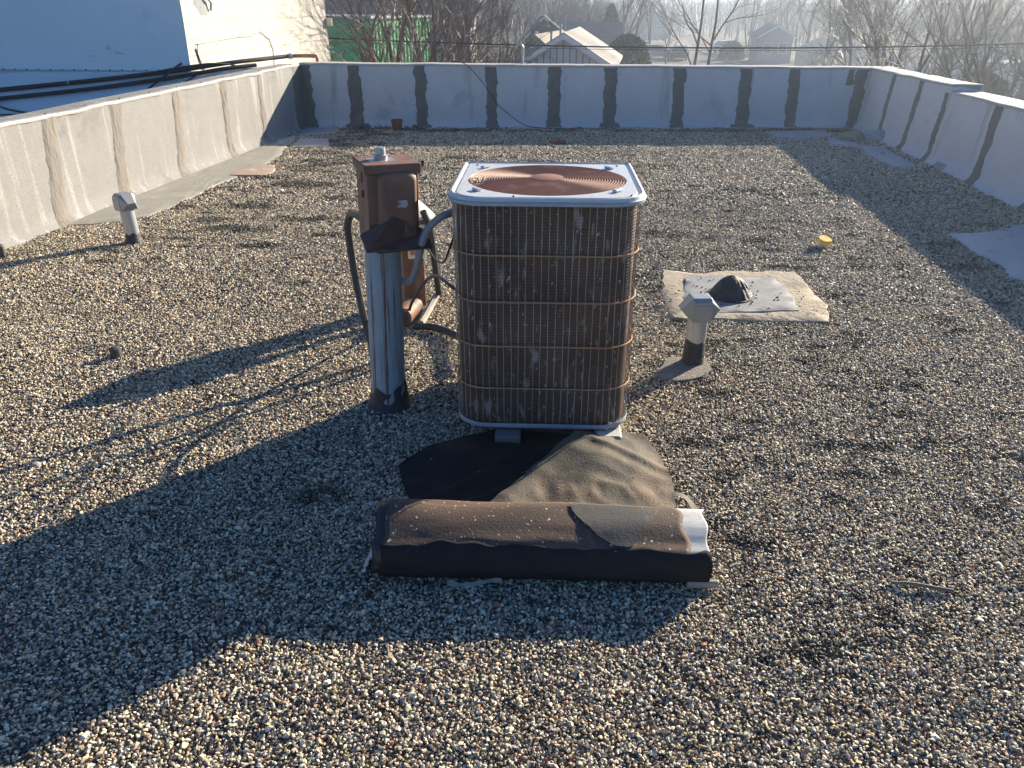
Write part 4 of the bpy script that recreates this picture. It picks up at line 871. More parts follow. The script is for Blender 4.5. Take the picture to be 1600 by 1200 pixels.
b = MB(); b.box((0, 0, .03), (.11, .08, .12), .5, .6, .01); tag(b.build('rock', M['roll_dark'], smooth=False, loc=(-3.72, 5.42, 0)), 'dark lump at the foot of the left parapet at the edge of the photo', 'rock')
b = MB(); b.lathe([(.017, -.01), (.019, .0), (.012, .009), (.002, .011)], n=9); tag(b.build('stone', M['patch_strip'], smooth=True, loc=(-1.89, 2.613, .006)), 'single large whitish stone on the gravel at the far left', 'stone')
wd = MB()
for k in range(150):
    x = brs.uniform(-2.35, -1.3); y = brs.uniform(11.6, 11.86); h = brs.uniform(.02, .07); a = brs.uniform(0, 6.28); wd.add([(x, y, 0), (x + .02, y, 0), (x + .03 * math.cos(a), y + .03 * math.sin(a), h)], [(0, 1, 2)])
tag(wd.build('weeds', M['plant']), kind='stuff')
cable('cable', [(-.82, 12.0, .90), (-.70, 11.93, .885), (-.58, 11.90, .80), (-.42, 11.90, .62), (-.30, 11.89, .46), (-.22, 11.88, .34), (-.05, 11.85, .20), (.18, 11.78, .06), (.45, 11.74, .02), (.95, 11.66, .016)], .0055, 'black', 'thin black cable hanging over the far parapet down to the gravel', 'cable', k=6)

# ---------------------------------------------------------------- neighbouring tall block building
CX, CY = -4.28, 11.1; DRx, DRy = .1094, .994
tb = thing('block_building', 'tall white painted concrete block building beyond the left parapet with peeling paint', 'building', (CX, CY, 0))
def uvface(name, rows, uvs, m, parent):
    me = bpy.data.meshes.new(name); nv = len(rows[0]); vs = [p for r in rows for p in r]; fs = []
    for i in range(len(rows) - 1):
        for j in range(nv - 1): fs.append((i * nv + j, i * nv + j + 1, (i + 1) * nv + j + 1, (i + 1) * nv + j))
    me.from_pydata(vs, [], fs); me.materials.append(m); uvl = me.uv_layers.new(name='UVMap'); fl_ = [p for r in uvs for p in r]
    for lp_ in me.loops: uvl.data[lp_.index].uv = fl_[lp_.vertex_index]
    o = bpy.data.objects.new(name, me); C.objects.link(o); o.parent = parent; return o
TZ = 5.6
rows = []; uvs = []
for i in range(41):
    z = lerp(-4, TZ, i / 40); rows.append([(DRx * d + .012 * nz1(d, z), DRy * d, z) for d in [5.75 * k / 30 for k in range(31)]]); uvs.append([(5.75 * k / 30 + .13, z + 4.04) for k in range(31)])
uvface('sunny_wall', rows, uvs, M['block'], tb)
rows = []; uvs = []
for i in range(31):
    z = lerp(-4, TZ, i / 30); rows.append([(-DRy * d, DRx * d, z) for d in [13 * k / 30 for k in range(31)]]); uvs.append([(13 * k / 30, z) for k in range(31)])
uvface('shaded_wall', rows, uvs, M['plaster'], tb)
b = MB(); P4 = [(0, 0), (5.75 * DRx, 5.75 * DRy), (5.75 * DRx - 13 * DRy, 5.75 * DRy + 13 * DRx), (-13 * DRy, 13 * DRx)]
b.loft([[(x, y, z) for x, y in P4] for z in (TZ, TZ + .12)], True, True); b.build('roof', M['flash'], tb)
b = MB(); b.add([P4[1] + (-4,), P4[2] + (-4,), P4[2] + (TZ,), P4[1] + (TZ,)], [(0, 1, 2, 3)]); b.add([P4[3] + (-4,), P4[2] + (-4,), P4[2] + (TZ,), P4[3] + (TZ,)], [(0, 1, 2, 3)]); b.build('rear_wall', M['plaster'], tb)
def onface(d, z, off=.004): return (DRx * d + DRy * off, DRy * d - DRx * off, z)
# repair patch, hook, thin wires
b = MB(); b.add([onface(.33, 1.50), onface(.72, 1.50), onface(.80, 1.9), onface(.36, 1.92)], [(0, 1, 2, 3)]); b.build('repair_patch', M['patch_grey'], tb)
b = MB(); b.tube([onface(.62, 1.78, .02), onface(.70, 1.70, .05), onface(.78, 1.66, .05), onface(.80, 1.56, .02)], .016, 6); b.build('bracket', M['galv'], tb)
b = MB(); b.tube([onface(.30, .83, .02), onface(.22, 1.05, .02), onface(.24, 1.16, .03), onface(.7, 1.17, .01), onface(1.6, 1.20, .012), onface(2.1, 1.19, .012), onface(2.35, 1.26, .02), onface(2.75, 1.12, .012), onface(2.85, .95, .012), onface(2.8, .5, .01)], .006, 5); b.build('thin_cable', M['rim_metal'], tb)
b = MB(); b.tube([onface(.34, .83, .012), onface(.20, 1.10, .014)], .012, 5); b.build('thin_conduit', M['galv'], tb)
b = MB(); b.box((DRx * 5.70 + .07, DRy * 5.70, 1.32), (.10, .12, .14), 0, 1, .01); b.build('meter_box', M['cream'], tb)
# flashing slope up to the tall wall; its tilt is made up for self-shade
fs = MB(); rows = []
def slope(x, t):
    top = (x, CY - .01 - (x - CX) * -.11 if x < CX else CY + (x - CX) * .46, .835 if x < CX else .835 + (x - CX) * .03)
    y0 = top[1] - 2.1; z0 = top[2] - 1.55
    return (x, lerp(y0, top[1], t), lerp(z0, top[2], t) - .03 * math.sin(PI * t) + .008 * nz1(x * 2, t * 4))
for i in range(61):
    x = lerp(-12.5, -3.44, i / 60); rows.append([slope(x, k / 14) for k in range(15)])
fs.loft(rows, False); fl2 = fs.build('self_shading_slope', M['flash'], smooth=True); tag(fl2, 'white membrane below the tall block building, its slope made up to shade itself', 'roof membrane')
b = MB(); b.tube([(x, (CY - .03 + (x - CX) * -.11), .845 + .004 * nz1(x * 3)) for x in [lerp(-12.5, CX - .02, k / 40) for k in range(41)]], .014, 6)
tbar = b.build('termination_bar', M['white_trim'], fl2, smooth=True)
for k in range(44):
    b = MB(); x = CX - .1 - k * .17; b.lathe([(.010, -.006), (.010, .006)], (x, CY - .045 + (x - CX) * -.11, .845), 7, 'Y'); b.build('nail', M['rust_dark'], fl2)
def bigpipe(pts, r, m, label, nmp='conduit', cat='conduit', wob=.012):
    b = MB(); P_ = spline(pts, 10); P_ = [Vector((p.x, p.y, p.z + wob * nz1(p.x * 1.3, r * 50))) for p in P_]; b.tube(P_, r, 9)
    o = tag(b.build(nmp, M[m], smooth=True), label, cat); return o
def onslope(x, t, up=.035):
    q = slope(x, t); return (q[0], q[1] - up * .5, q[2] + up)
c1 = bigpipe([onslope(-12, .60), onslope(-9, .74), onslope(-6.7, .86), onslope(-5.4, .93), onslope(-4.4, .99), (-3.80, 11.36, .925), (-3.22, 12.08, .965)], .028, 'black', 'upper thick black conduit climbing along the white membrane to the far left roof corner', wob=.004)
for x_, t_ in [(-7.9, .80), (-5.75, .912), (-5.1, .95), (-4.75, .968)]:
    b = MB(); b.lathe([(.031, -.012), (.034, 0), (.031, .012)], onslope(x_, t_), 10, 'X'); b.build('coupling', M['galv'], c1)
bigpipe([onslope(-12, .545), onslope(-9, .68), onslope(-6.7, .80), onslope(-5.4, .875), onslope(-4.4, .945), (-3.90, 11.15, .855), (-3.52, 11.48, .885)], .026, 'black', 'lower thick black conduit running beside the upper one on the white membrane', wob=.004)
cable('cable', [onslope(*q, .05) for q in [(-8, .80), (-6.9, .84), (-6.4, .74), (-5.9, .70), (-5.3, .70), (-4.95, .76), (-4.7, .87), (-4.5, .98), (-4.4, 1.03)]], .013, 'black', 'slack black cable drooping below the two conduits on the white membrane', 'cable')
cable('cable', [(-4.9, 10.80, .80), (-4.45, 10.93, .88), (-4.1, 11.0, .925), (-3.95, 11.1, .93), (-3.8, 11.25, .91), (-3.7, 11.3, .87)], .011, 'black', 'short black cable arching over the conduits by the building corner', 'cable')
cable('cable', [onslope(*q, .03) for q in [(-9, .66), (-6.4, .71), (-5.5, .66), (-4.9, .70), (-4.45, .86), (-4.2, .95)]], .009, 'black', 'thin black cable lying low on the white membrane next to the parapet', 'cable')
cable('cable', [onslope(*q, .02) for q in [(-9, .60), (-6.4, .62), (-5.5, .61), (-4.7, .58)]], .008, 'black', 'lowest thin black cable on the white membrane', 'cable')
b = MB(); b.tube(spline([(-3.24, 12.06, .965), (-3.15, 12.12, .966), (-2.88, 12.14, .965), (-2.83, 12.15, .95), (-2.82, 12.15, .89)], 6), .026, 9); rp2 = tag(b.build('pipe', M['rust_wire'], smooth=True), 'short rusty pipe elbow resting on the far left corner of the parapet', 'pipe')
b = MB(); b.lathe([(.034, -.03), (.040, 0), (.034, .03)], (-3.20, 12.09, .966), 12, 'X'); b.build('coupling', M['galv'], rp2)
gn = MB(); gn.tube(spline([(.157, 12.13, .80), (.157, 12.13, 1.0), (.155, 12.12, 1.085), (.12, 12.12, 1.12), (.075, 12.12, 1.10), (.06, 12.12, 1.06)], 6), .017, 8); gno = tag(gn.build('gooseneck_pipe', M['galv'], smooth=True), 'small galvanised gooseneck pipe standing on the far parapet', 'pipe')
b = MB(); b.tube(spline([(.07, 12.13, 1.10), (.0, 12.14, 1.03), (-.02, 12.14, .96), (.06, 12.14, .90), (.20, 12.14, .90), (.28, 12.14, .87)], 6), .006, 6); b.build('loop_cable', M['black'], gno)
b = MB(); b.lathe([(.02, .84), (.016, .91), (.018, .95), (.01, .955)], (5.27, 11.85, 0), 8); tag(b.build('pipe_stub', M['cream'], smooth=True), 'tiny pale stub standing on the coping at the right far corner', 'pipe stub')

# ---------------------------------------------------------------- bare winter trees
def grow(seed, H_=10, stems=1, lean=.1, fork=.28, levels=4, kids=(6, 6, 6, 5), spread=.65):
    r = random.Random(seed); tr = MB(); cr = MB(); tw = 0
    def rv(s_): return Vector((r.gauss(0, s_), r.gauss(0, s_), r.gauss(0, s_)))
    def br(p, d, L, rad, lev, mb):
        n = 6 if lev == 0 else (5 if lev == 1 else 4 if lev < 3 else 3); pts = [p.copy()]; dd = d.copy(); radii = [rad]
        for i in range(n):
            dd = (dd + rv(.10 + .05 * lev) + Vector((0, 0, .07 if lev > 0 else .02))).normalized(); pts.append(pts[-1] + dd * L / n); radii.append(rad * (1 - (i + 1) / n * (.55 if lev == 0 else .78)))
        (tr if lev == 0 else cr).tube(pts, radii, 7 if lev == 0 else 5 if lev == 1 else 3, caps=False)
        if lev >= levels: return
        k = kids[lev]
        for i in range(k):
            t = r.uniform(fork if lev == 0 else .2, 1.0) if i else 1.0
            q = t * n; i0 = min(n - 1, int(q)); f = q - i0; pp = pts[i0].lerp(pts[i0 + 1], f); rr_ = lerp(radii[i0], radii[i0 + 1], f)
            base = (pts[i0 + 1] - pts[i0]).normalized(); side = base.orthogonal().normalized(); side.rotate(Matrix.Rotation(r.uniform(0, 6.28), 3, base))
            a = r.uniform(.35, 1.0) * spread if i else r.uniform(.1, .3)
            nd = (base * math.cos(a) + side * math.sin(a)).normalized()
            br(pp, nd, L * r.uniform(.45, .72) * (1.05 if lev == 0 else 1), max(.0028, rr_ * r.uniform(.5, .75)), lev + 1, cr)
    for s_ in range(stems):
        a = r.uniform(0, 6.28); d = Vector((math.cos(a) * lean, math.sin(a) * lean, 1)).normalized()
        br(Vector((.15 * s_ * math.cos(a), .15 * s_ * math.sin(a), 0)), d, H_ * (.52 if stems == 1 else .58), .155 if stems == 1 else .10, 0, tr)
    return tr, cr
TP = []
for k, (sd_, st, le, fo, sp_) in enumerate([(3, 2, .25, .25, .7), (14, 1, .16, .3, .75), (25, 3, .30, .2, .6), (36, 1, .08, .35, .8), (47, 1, .05, .3, .65), (58, 2, .14, .4, .75)]):
    tr, cr = grow(sd_, 10, st, le, fo, 4, (7 if st == 1 else 4, 7, 7, 6), sp_)
    me1 = tr.build('trunk', M['bark'], smooth=True).data; me2 = cr.build('crown', M['twig']).data
    for o in [o for o in C.objects if o.data in (me1, me2)]: bpy.data.objects.remove(o)
    TP.append((me1, me2))
def tree(x, y, h, v, label, group=None, rz=None):
    t = thing('bare_tree', label, 'tree', (x, y, GZ - .05), random.uniform(0, 6.28) if rz is None else rz, group); t.scale = (h / 10,) * 3
    for nm, m_ in (('trunk', TP[v][0]), ('crown', TP[v][1])):
        o = bpy.data.objects.new(nm, m_); C.objects.link(o); o.parent = t
    return t
near = [(-3.35, 20.5, 9, 0, 'dark forked bare tree nearest the tall block building, in front of the green shed'), (-2.8, 18.5, 8.5, 1, 'leaning bare tree crossing the middle of the green shed'), (-2.75, 20, 8.5, 2, 'many stemmed bare tree at the right edge of the green shed'),
        (-2.5, 18, 8, 0, 'bare tree in the gap between the green shed and the beige building'), (-2.5, 22, 9, 1, 'bare tree just left of the beige building'), (-2.2, 26, 9.5, 2, 'clump of bare stems in front of the beige building'),
        (-2.0, 30, 9, 3, 'bare tree in front of the right end of the beige building'), (-1.1, 36, 9.5, 0, 'bare tree above the tan shrubs left of the dark gabled house'), (-.4, 50, 10, 4, 'bare tree rising just left of the dark gabled house'),
        (3.5, 64, 10.5, 5, 'spreading bare tree directly behind the dark gabled house'), (8.9, 95, 12, 4, 'tall bare tree between the dark house and the street'), (10.2, 82, 11.5, 2, 'bare tree behind the round evergreen'),
        (12.7, 88, 13, 4, 'tall bare tree just right of the round evergreen'), (15.8, 96, 11, 5, 'bare tree behind the parked cars left of the street'), (15.5, 84, 5.2, 3, 'small young bare tree beside the parked cars'),
        (8.4, 40, 10.5, 5, 'big thick trunked bare tree that stands over the left kerb of the street'), (32.7, 100, 12, 5, 'bare tree on the lawn beside the porch house'), (27.9, 80, 11, 4, 'bare tree in front of the porch house'),
        (23.1, 62, 10.5, 2, 'bare tree between the porch house and the pale low house'), (19.2, 48, 10, 3, 'bare tree in front of the pale low house'), (16.9, 40, 9.5, 0, 'bare tree right above the right far corner of the roof'),
        (14.0, 31, 8.8, 4, 'straight bare tree just beyond the start of the right parapet'), (13.2, 27, 8.4, 5, 'forked bare tree behind the right parapet with a clear dark trunk'), (17.4, 34, 8.5, 1, 'bare tree in front of the blue tarped shed')]
for x, y, h, v, lab in near: tree(x, y, h, v, lab)
for x, y, h, v in [(14.0, 26, 8, 3), (14.2, 24, 8, 2), (17.9, 30, 8, 4), (14.0, 21.5, 7.4, 0), (16.6, 25, 8, 1), (21.4, 30, 8.5, 3), (19.5, 27, 8, 5), (15.5, 33, 8.5, 2)]:
    tree(x, y, h, v, 'hazy bare tree in the bright thicket beyond the lower right parapet', 'bare trees in the thicket beyond the lower right parapet')
rt = random.Random(77)
for k in range(64):
    y = rt.uniform(100, 210); px = rt.uniform(-.30, .62) * y
    if .14 * y < px < .24 * y and y < 150: px += .16 * y
    tree(px, y, rt.uniform(9, 13), rt.randrange(6), 'distant bare tree in the woods beyond the houses and street', 'distant bare trees beyond the houses')
# far woods: one mass
fw = MB(); rv_ = random.Random(5)
V_ = []; F_ = []
def spike(x, y, z, h, wd_, dx):
    o = len(V_); V_.extend([(x - wd_, y, z), (x + wd_, y, z), (x + wd_ * .3, y + wd_, z), (x + dx, y + rv_.uniform(-.5, .5), z + h)]); F_.extend([(o, o + 1, o + 3), (o + 1, o + 2, o + 3), (o + 2, o, o + 3)])
for k in range(4200):
    y = 78 + 560 * rv_.random() ** 1.9; x = rv_.uniform(-.42, .72) * y
    if (15.5 < x < 33 and y < 150) or (y < 105 and -12 < x < 38 and not (2 < x < 10 and y > 85)): continue
    H_ = rv_.uniform(5.0, 8.5) if rv_.random() < .7 else rv_.uniform(2, 4); s_ = y / 260
    if H_ > 4: spike(x, y, GZ, H_ * .7, .09 * (.5 + s_), rv_.uniform(-.6, .6))
    for j in range(40):
        a = rv_.gauss(0, .6); L = H_ * rv_.uniform(.12, .42); zb = GZ + H_ * rv_.uniform(.05 if H_ < 4 else .18, .75); xb = x + rv_.gauss(0, H_ * .22)
        spike(xb, y + rv_.uniform(-2, 2), zb, L * math.cos(a), .022 * s_ + .012, L * math.sin(a) * 1.1)
fw.v = V_; fw.f = F_; tag(fw.build('far_woods', M['twig_far']), kind='stuff')
# twiggy shrubs
def shrub_mesh(seed, dens=90):
    r = random.Random(seed); mb = MB()
    for k in range(dens):
        a = r.uniform(0, 6.28); q = r.uniform(0, .75); p = Vector((.5 * q * math.cos(a), .5 * q * math.sin(a), 0)); d = Vector((math.cos(a) * q * .9, math.sin(a) * q * .9, 1)).normalized(); L = r.uniform(.6, 1.0) * 4.6 * (1 - .25 * q)
        pts = [p]; 
        for i in range(5): d = (d + Vector((r.gauss(0, .10), r.gauss(0, .10), r.gauss(0, .04)))).normalized(); pts.append(pts[-1] + d * L / 5)
        mb.tube(pts, [.016, .013, .010, .008, .006, .003], 3, caps=False)
        for j in range(9):
            i0 = r.randrange(1, 5); pp = pts[i0].lerp(pts[i0 + 1], r.random()); e = (d + Vector((r.gauss(0, .55), r.gauss(0, .55), r.gauss(.1, .3)))).normalized(); l_2 = r.uniform(.25, .8)
            p2 = pp + e * l_2 * .5; e2 = (e + Vector((r.gauss(0, .3), r.gauss(0, .3), r.gauss(.1, .2)))).normalized(); p3 = p2 + e2 * l_2 * .5
            mb.tube([pp, p2, p3], [.006, .005, .0025], 3, caps=False)
            for q2 in range(2):
                e3 = (e2 + Vector((r.gauss(0, .6), r.gauss(0, .6), r.gauss(0, .4)))).normalized(); mb.tube([p2, p2 + e3 * l_2 * .4], [.004, .002], 3, caps=False)
    o = mb.build('shrub', M['twig']); me_ = o.data; bpy.data.objects.remove(o); return me_
SM = [shrub_mesh(1), shrub_mesh(2, 110), shrub_mesh(3, 80)]
for i, (x, y, h) in enumerate([(-2.15, 19, 3.9), (-2.1, 21, 4.6), (-1.75, 20, 4.6), (-1.5, 22, 4.9), (-1.25, 25, 5.0), (-.8, 28, 5.0), (-.5, 31, 4.8), (-1.0, 24, 4.8), (-.9, 21, 4.6)]):
    o = bpy.data.objects.new('shrub', SM[i % 3]); C.objects.link(o); o.location = (x, y, GZ); o.rotation_euler = (0, 0, i * 1.3); o.scale = (h / 4.6 * 1.1,) * 2 + (h / 4.6,)
    tag(o, 'tan twiggy bare shrub in the thicket between the green shed and the grey roofed house', 'shrub', 'twiggy shrubs behind the far parapet')
for i, (x, y, h) in enumerate([(22.5, 60, 3.2), (20.4, 50, 3.2), (18.5, 42, 3.4), (17.1, 36, 3.4), (15.3, 30, 3.6), (13.4, 24, 3.9), (12.5, 21, 4.1), (12.1, 19, 4.2), (13.0, 19, 4.4), (24.5, 58, 3.0), (14.4, 27, 3.8), (16.0, 33, 3.5), (10.8, 17.5, 4.2), (11.5, 17, 4.1), (29.7, 80, 2.4)]):
    o = bpy.data.objects.new('shrub', SM[i % 3]); C.objects.link(o); o.location = (x, y, GZ); o.rotation_euler = (0, 0, i * 1.7); o.scale = (h / 4.6 * 1.3,) * 2 + (h / 4.6,)
    tag(o, 'twiggy bare shrub in the bright thicket beyond the right parapet', 'shrub', 'twiggy shrubs beyond the right parapet')
def evergreen(x, y, prof, h, label, n=7000, leaf=.10, seed=1):
    r = np.random.default_rng(seed); t = thing('evergreen', label, 'tree', (x, y, GZ)); b = MB(); b.tube([(0, 0, 0), (0, 0, h * .8)], [.12, .03], 6); b.build('trunk', M['bark'], t)
    V_ = []; F_ = []
    for k in range(n):
        z = r.random() ** .8; rad = prof(z); a = r.uniform(0, 2 * PI); q = rad * (1 - .45 * r.random() ** 2.0) * (1 + .34 * nz1(math.cos(a) * 2.4, math.sin(a) * 2.4, z * 5 + seed) + .22 * nz1(math.cos(a) * 6, math.sin(a) * 6, z * 13 + seed))
        c = Vector((q * math.cos(a), q * math.sin(a), z * h)); d1 = Vector(r.normal(0, 1, 3)).normalized(); d2 = d1.cross(Vector(r.normal(0, 1, 3))).normalized(); s_ = leaf * r.uniform(.5, 1.3)
        o_ = len(V_); V_ += [tuple(c + d1 * s_), tuple(c + d2 * s_ * .5), tuple(c - d1 * s_), tuple(c - d2 * s_ * .5)]; F_.append((o_, o_ + 1, o_ + 2, o_ + 3))
    b = MB(); b.v = V_; b.f = F_; b.build('crown', M['conifer'], t)
evergreen(6.9, 50, lambda z: 1.55 * math.sqrt(max(0, 1 - max(0, (z - .35) / .65) ** 2)) * min(1, .8 + z), 4.0, 'dark round evergreen bush right of the pale roofed shed')
evergreen(8.7, 75, lambda z: 1.4 * (1 - z) ** .7 + .1, 5.6, 'tall dark conifer behind the round evergreen', seed=3)
evergreen(17.0, 30, lambda z: 1.5 * math.sqrt(max(0, 1 - z * z)) + .05, 3.4, 'dark evergreen bush in the thicket beyond the right parapet', seed=5)
evergreen(24.4, 93.5, lambda z: 1.3 * math.sqrt(max(0, 1 - z * z)) + .05, 1.9, 'low dark bush on the lawn right of the street', seed=7)

# ---------------------------------------------------------------- houses and sheds
def house(name, label, x, y, w_, d_, eave, ridge, wallm, roofm, rz=0, cat='house', wins=2, chimney=False, over=.3, trim=True, vents=0, axis='Y', door=True):
    """gable roof, ridge along local Y (axis='Y') or X; heights are absolute z"""
    t = thing(name, label, cat, (x, y, GZ), rz); e, r = eave - GZ, ridge - GZ
    if axis == 'X': a, l = d_, w_
    else: a, l = w_, d_
    def T(p): return (p[0], p[1], p[2]) if axis == 'Y' else (p[1], p[0], p[2])
    b = MB(); V_ = [(-a / 2, -l / 2, 0), (a / 2, -l / 2, 0), (a / 2, l / 2, 0), (-a / 2, l / 2, 0), (-a / 2, -l / 2, e), (a / 2, -l / 2, e), (a / 2, l / 2, e), (-a / 2, l / 2, e), (0, -l / 2, r - .06), (0, l / 2, r - .06)]
    b.add([T(p) for p in V_], [(0, 1, 5, 8, 4), (1, 2, 6, 5), (2, 3, 7, 9, 6), (3, 0, 4, 7)]); b.build('wall', M[wallm], t)
    sl = (r - e) / (a / 2); b = MB(); th = .10
    for s_ in (-1, 1):
        P_ = [(0, -l / 2 - over, r), (0, l / 2 + over, r), (s_ * (a / 2 + over), l / 2 + over, e - sl * over), (s_ * (a / 2 + over), -l / 2 - over, e - sl * over)]
        b.loft([[T((p[0], p[1], p[2])) for p in P_], [T((p[0], p[1], p[2] + th)) for p in P_]], True, True)
    rf = b.build('roof', M[roofm], t)
    if trim:
        b = MB()
        for s_ in (-1, 1):
            for yy in (-l / 2 - over - .03,):
                P_ = [(0, yy, r + .05), (s_ * (a / 2 + over), yy, e - sl * over + .05), (s_ * (a / 2 + over), yy, e - sl * over - .13), (0, yy, r - .16)]
                b.loft([[T(p) for p in P_], [T((p[0], p[1] - .04, p[2])) for p in P_]], True, True)
        b.build('gable_trim', M['white_trim'], t)
    for k in range(vents):
        b = MB(); xx = -a * .12 - a * .12 * k; zz = r - sl * abs(xx); b.lathe([(.05, 0), (.05, .5), (.07, .5), (.07, .58)], T((xx, -l * .1 + .5 * k, zz)), 8); b.build('roof_vent', M['galv'], t)
    if chimney:
        b = MB(); b.box(T((a * .18, l * .15, r + .1)), (.5, .5, 1.2)); b.build('chimney', M['clay'], t)
    for k in range(wins):
        px_ = (k - (wins - 1) / 2) * a / max(1, wins) * .9; b = MB(); b.box(T((px_, -l / 2 - .02, e * .55)), (.9, .06, 1.1) if axis == 'Y' else (.06, .9, 1.1)); f = b.build('window', M['white_trim'], t)
        b = MB(); b.box(T((px_, -l / 2 - .055, e * .55)), (.74, .03, .94) if axis == 'Y' else (.03, .74, .94)); b.build('pane', M['glass'], f)
    return t
h1 = house('house', 'dark grey house with a front gable behind the pale roofed shed', 4.6, 60.5, 5.8, 6, -.9, .36, 'siding_blue', 'roof_dark', 0, axis='X', trim=False, wins=0)
b = MB(); 
V_ = [(-4.7, -4.6, 2.6), (-2.52, -4.6, 4.90), (-.4, -4.6, 3.3), (-4.7, 0, 2.6), (-2.52, 0, 4.90), (-.4, 0, 3.3)]
b.add(V_ + [(-4.4, -4.4, 0), (-.8, -4.4, 0), (-4.4, 0, 0), (-.8, 0, 0)], [(0, 1, 4, 3), (1, 2, 5, 4)]); b.build('front_roof', M['roof_dark'], h1)
b = MB(); b.add([(-4.4, -4.35, 0), (-.8, -4.35, 0), (-.8, -4.35, 3.4), (-2.52, -4.35, 4.75), (-4.4, -4.35, 2.8)], [(0, 1, 2, 3, 4)]); b.add([(-.8, -4.35, 0), (-.8, 0, 0), (-.8, 0, 3.4), (-.8, -4.35, 3.4)], [(0, 1, 2, 3)]); b.add([(-4.4, -4.35, 0), (-4.4, 0, 0), (-4.4, 0, 2.7), (-4.4, -4.35, 2.7)], [(0, 1, 2, 3)]); b.build('front_gable', M['roof_dark'], h1)
b = MB(); b.tube([(-2.52, -4.62, 4.95), (-.35, -4.62, 3.32)], .07, 4); b.build('gable_trim', M['white_trim'], h1)
for x_, y_, z0_, z1_ in ((-1.0, -3.0, 3.6, 5.0), (-1.6, -1.5, 4.0, 5.6)):
    b = MB(); b.tube([(x_, y_, z0_), (x_, y_, z1_)], .05, 5); b.build('roof_vent', M['galv'], h1)
house('house', 'grey brown roofed house between the tan shrubs and the pale shed', 2.05, 46, 4.8, 7, -1.7, .16, 'siding_blue', 'roof_grey', R(-14), trim=False, wins=0, vents=2)
sh = house('shed', 'pale roofed shed with a white striped gable just beyond the far parapet', 2.75, 38.5, 3.9, 8, -.66, .50, 'siding_white', 'roof_pale', R(-9), cat='shed', wins=0, vents=2, over=.25)
b = MB()
for k in range(15):
    x_ = -1.9 + k * .27; hh = 3.2 + (1.95 - abs(x_)) * .56; b.box((x_, -4.03, hh / 2), (.05, .05, hh - .15))
b.build('cladding_ribs', M['siding_blue'], sh)
house('house', 'grey porch house with a pale gable right of the street', 27.6, 90, 3.4, 5, -1.35, -.38, 'siding_blue', 'roof_dark', R(-6), wins=2)
pw = house('house', 'pale low house seen through the bare trees right of the street', 29.3, 75, 4.6, 7, -2.2, -1.35, 'beige', 'roof_pale', R(12), wins=2)
house('house', 'long low grey house seen through the trees beyond the far right corner', 31.5, 66, 7, 6, -1.9, -.8, 'siding_white', 'roof_grey', R(10), axis='X', wins=1)
house('shed', 'small white shed beyond the right parapet', 31.5, 58, 3.0, 4, -1.6, -.7, 'siding_white', 'roof_pale', R(15), cat='shed', wins=0)
house('house', 'distant tan house beyond the end of the street', 22, 150, 9, 8, -2.0, .2, 'beige', 'roof_grey', R(5), axis='X', wins=3)
house('house', 'distant white house behind the dark house', 13.5, 118, 9, 8, -1.2, .3, 'siding_white', 'roof_grey', R(-5), axis='X', wins=3)
gs = thing('shed', 'big green metal shed behind bare trees beside the tall block building', 'shed', (-8.1, 43, GZ), R(64))
b = MB(); b.box((0, 0, 2.5), (5.2, 6, 5.0)); b.build('wall', M['green'], gs)
b = MB()
for k in range(18): b.box((-2.5 + k * .294, -3.02, 2.45), (.05, .05, 4.8))
b.build('wall_ribs', M['green'], gs)
b = MB(); b.box((0, 0, 5.06), (5.5, 6.3, .10)); b.build('roof', M['galv'], gs)
b = MB(); b.box((1.5, -3.05, 1.1), (.95, .06, 2.1)); b.build('door', M['white_trim'], gs)
bb = thing('building', 'flat roofed beige building seen through the tan shrubs', 'building', (-6.4, 64, GZ), R(62))
b = MB(); b.box((0, 0, 2.4), (4.6, 6, 4.8)); b.build('wall', M['beige'], bb)
b = MB(); b.box((0, 0, 4.88), (4.9, 6.3, .16)); b.build('roof', M['roof_grey'], bb)
for x_ in (-1.2, .6):
    b = MB(); b.box((x_, -3.02, 2.8), (.9, .06, 1.2)); f = b.build('window', M['white_trim'], bb); b = MB(); b.box((x_, -3.06, 2.8), (.74, .03, 1.04)); b.build('pane', M['glass'], f)
b = MB(); b.box((1.6, -3.1, 4.0), (.45, .3, .35)); b.build('wall_unit', M['white_trim'], bb)
db = house('house', 'large blue grey roofed building behind the green shed', -9, 66, 12, 10, .2, 2.2, 'siding_blue', 'roof_dark', 0, axis='X', wins=0, trim=False)
ts = thing('shed', 'small shed under a blue tarp seen through the right hand thicket', 'shed', (31.5, 52.5, GZ), R(10))
b = MB(); b.box((0, 0, 1.0), (2.4, 2.4, 2.0)); b.build('wall', M['siding_blue'], ts)
M['tarp'] = mat('blue tarp', (.16, .34, .50), (.20, .40, .56), rough=.5, scale=3)
b = MB(); b.box((0, 0, 2.18), (2.8, 2.8, .35), 0, .75, .05); b.build('tarp_roof', M['tarp'], ts)

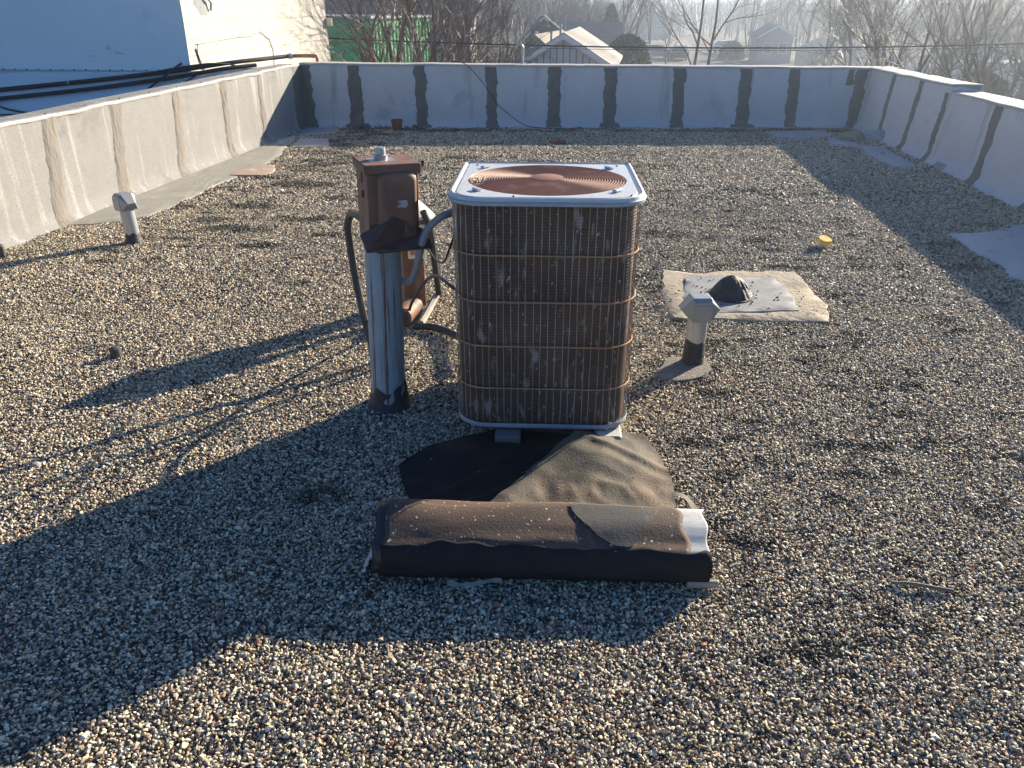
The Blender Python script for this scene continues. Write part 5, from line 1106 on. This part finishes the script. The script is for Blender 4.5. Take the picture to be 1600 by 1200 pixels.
# ---------------------------------------------------------------- cars
def car(x, y, rz, paint, label):
    t = thing('parked_car', label, 'car', (x, y, GZ + .012), rz, 'cars parked along the street')
    side = [(-2.2, .35), (-2.25, .62), (-2.1, .86), (-1.55, .93), (-1.0, .98), (-.1, 1.0), (.75, .98), (1.6, .90), (2.1, .72), (2.25, .45), (2.2, .28), (-2.1, .26)]
    b = MB(); b.loft([[(px_ * k, yy, .26 + (z - .26) * kz) for px_, z in side] for yy, k, kz in ((-.86, .97, .94), (-.9, 1, 1), (-.6, 1, 1.03), (.6, 1, 1.03), (.9, 1, 1), (.86, .97, .94))], True, True); b.build('body', M[paint], t, smooth=True)
    cab = [(-1.75, .95), (-1.15, 1.40), (-.2, 1.46), (.55, 1.38), (1.25, .97)]
    b = MB(); b.loft([[(px_, yy * (1 - .22 * max(0, (z - .95) / .5)), z) for px_, z in cab] for yy in (-.82, .82)], True, True); b.build('cabin_glass', M['glass'], t)
    b = MB(); b.loft([[(px_, yy, z) for px_, z in ((-1.15, 1.41), (-.2, 1.475), (.55, 1.395))] for yy in (-.63, 0, .63)], False); b.build('roof_panel', M[paint], t, smooth=True)
    for sx in (-1.38, 1.42):
        for sy in (-.82, .82):
            b = MB(); b.lathe([(.10, -.10), (.31, -.10), (.33, -.06), (.33, .06), (.31, .10), (.10, .10)], (sx, sy, .33), 20, 'Y'); wh = b.build('wheel', M['tyre'], t, smooth=True)
            b = MB(); b.lathe([(.19, -.105), (.19, .105)], (sx, sy, .33), 14, 'Y'); b.build('rim', M['hub'], wh)
    for sy in (-.62, .62):
        b = MB(); b.box((2.18, sy, .66), (.10, .34, .14), 0, 1, .01); b.build('headlight', M['lamp'], t)
        b = MB(); b.box((-2.2, sy, .72), (.08, .30, .14), 0, 1, .01); b.build('taillight', M['car_red'], t)
car(16.3, 95.5, R(5), 'car_silver', 'silver car parked beside the small young tree left of the street')
car(18.6, 93.0, R(75), 'car_dark', 'dark car seen end on just left of the big tree at the kerb')
car(11.9, 91.5, R(10), 'car_red', 'maroon car half hidden by the round evergreen')
car(30.2, 100.5, R(0), 'car_white', 'white car parked in front of the porch house')
car(27.3, 106, R(12), 'car_silver', 'pale car on the lawn side of the street beyond the low dark bush')

# ---------------------------------------------------------------- overhead wires
def wire(y, r, za, k, x0, label, slope_=.0, a=-60, b_=70):
    b = MB(); b.tube([(x, y + .0 * x, za + k * (x - x0) ** 2 + slope_ * x) for x in [a + (b_ - a) * i / 90 for i in range(91)]], r, 6); tag(b.build('overhead_wire', M['black'], smooth=True), label, 'wire', 'overhead wires behind the far parapet')
wire(20, .017, .695, .00215, 5.6, 'thick black overhead wire crossing the whole view just above the far parapet')
wire(20.6, .006, .60, .0018, 6.5, 'thin overhead wire just below the thick one', slope_=.002)

# ---------------------------------------------------------------- winter haze in the air
hzb = MB(); hzb.box((50, 390, 8), (1500, 820, 26.4))
hz = hzb.build('haze', M['lawn']); hz.data.materials.clear(); hm = bpy.data.materials.new('haze'); hm.use_nodes = True; hn = hm.node_tree.nodes; hn.clear()
ho = hn.new('ShaderNodeOutputMaterial'); hv = hn.new('ShaderNodeVolumePrincipled'); hv.inputs['Color'].default_value = (.72, .84, 1, 1); hv.inputs['Density'].default_value = HAZE; hv.inputs['Anisotropy'].default_value = .74
hm.node_tree.links.new(hv.outputs[0], ho.inputs['Volume']); hz.data.materials.append(hm); tag(hz, kind='stuff'); hz.display_type = 'WIRE'
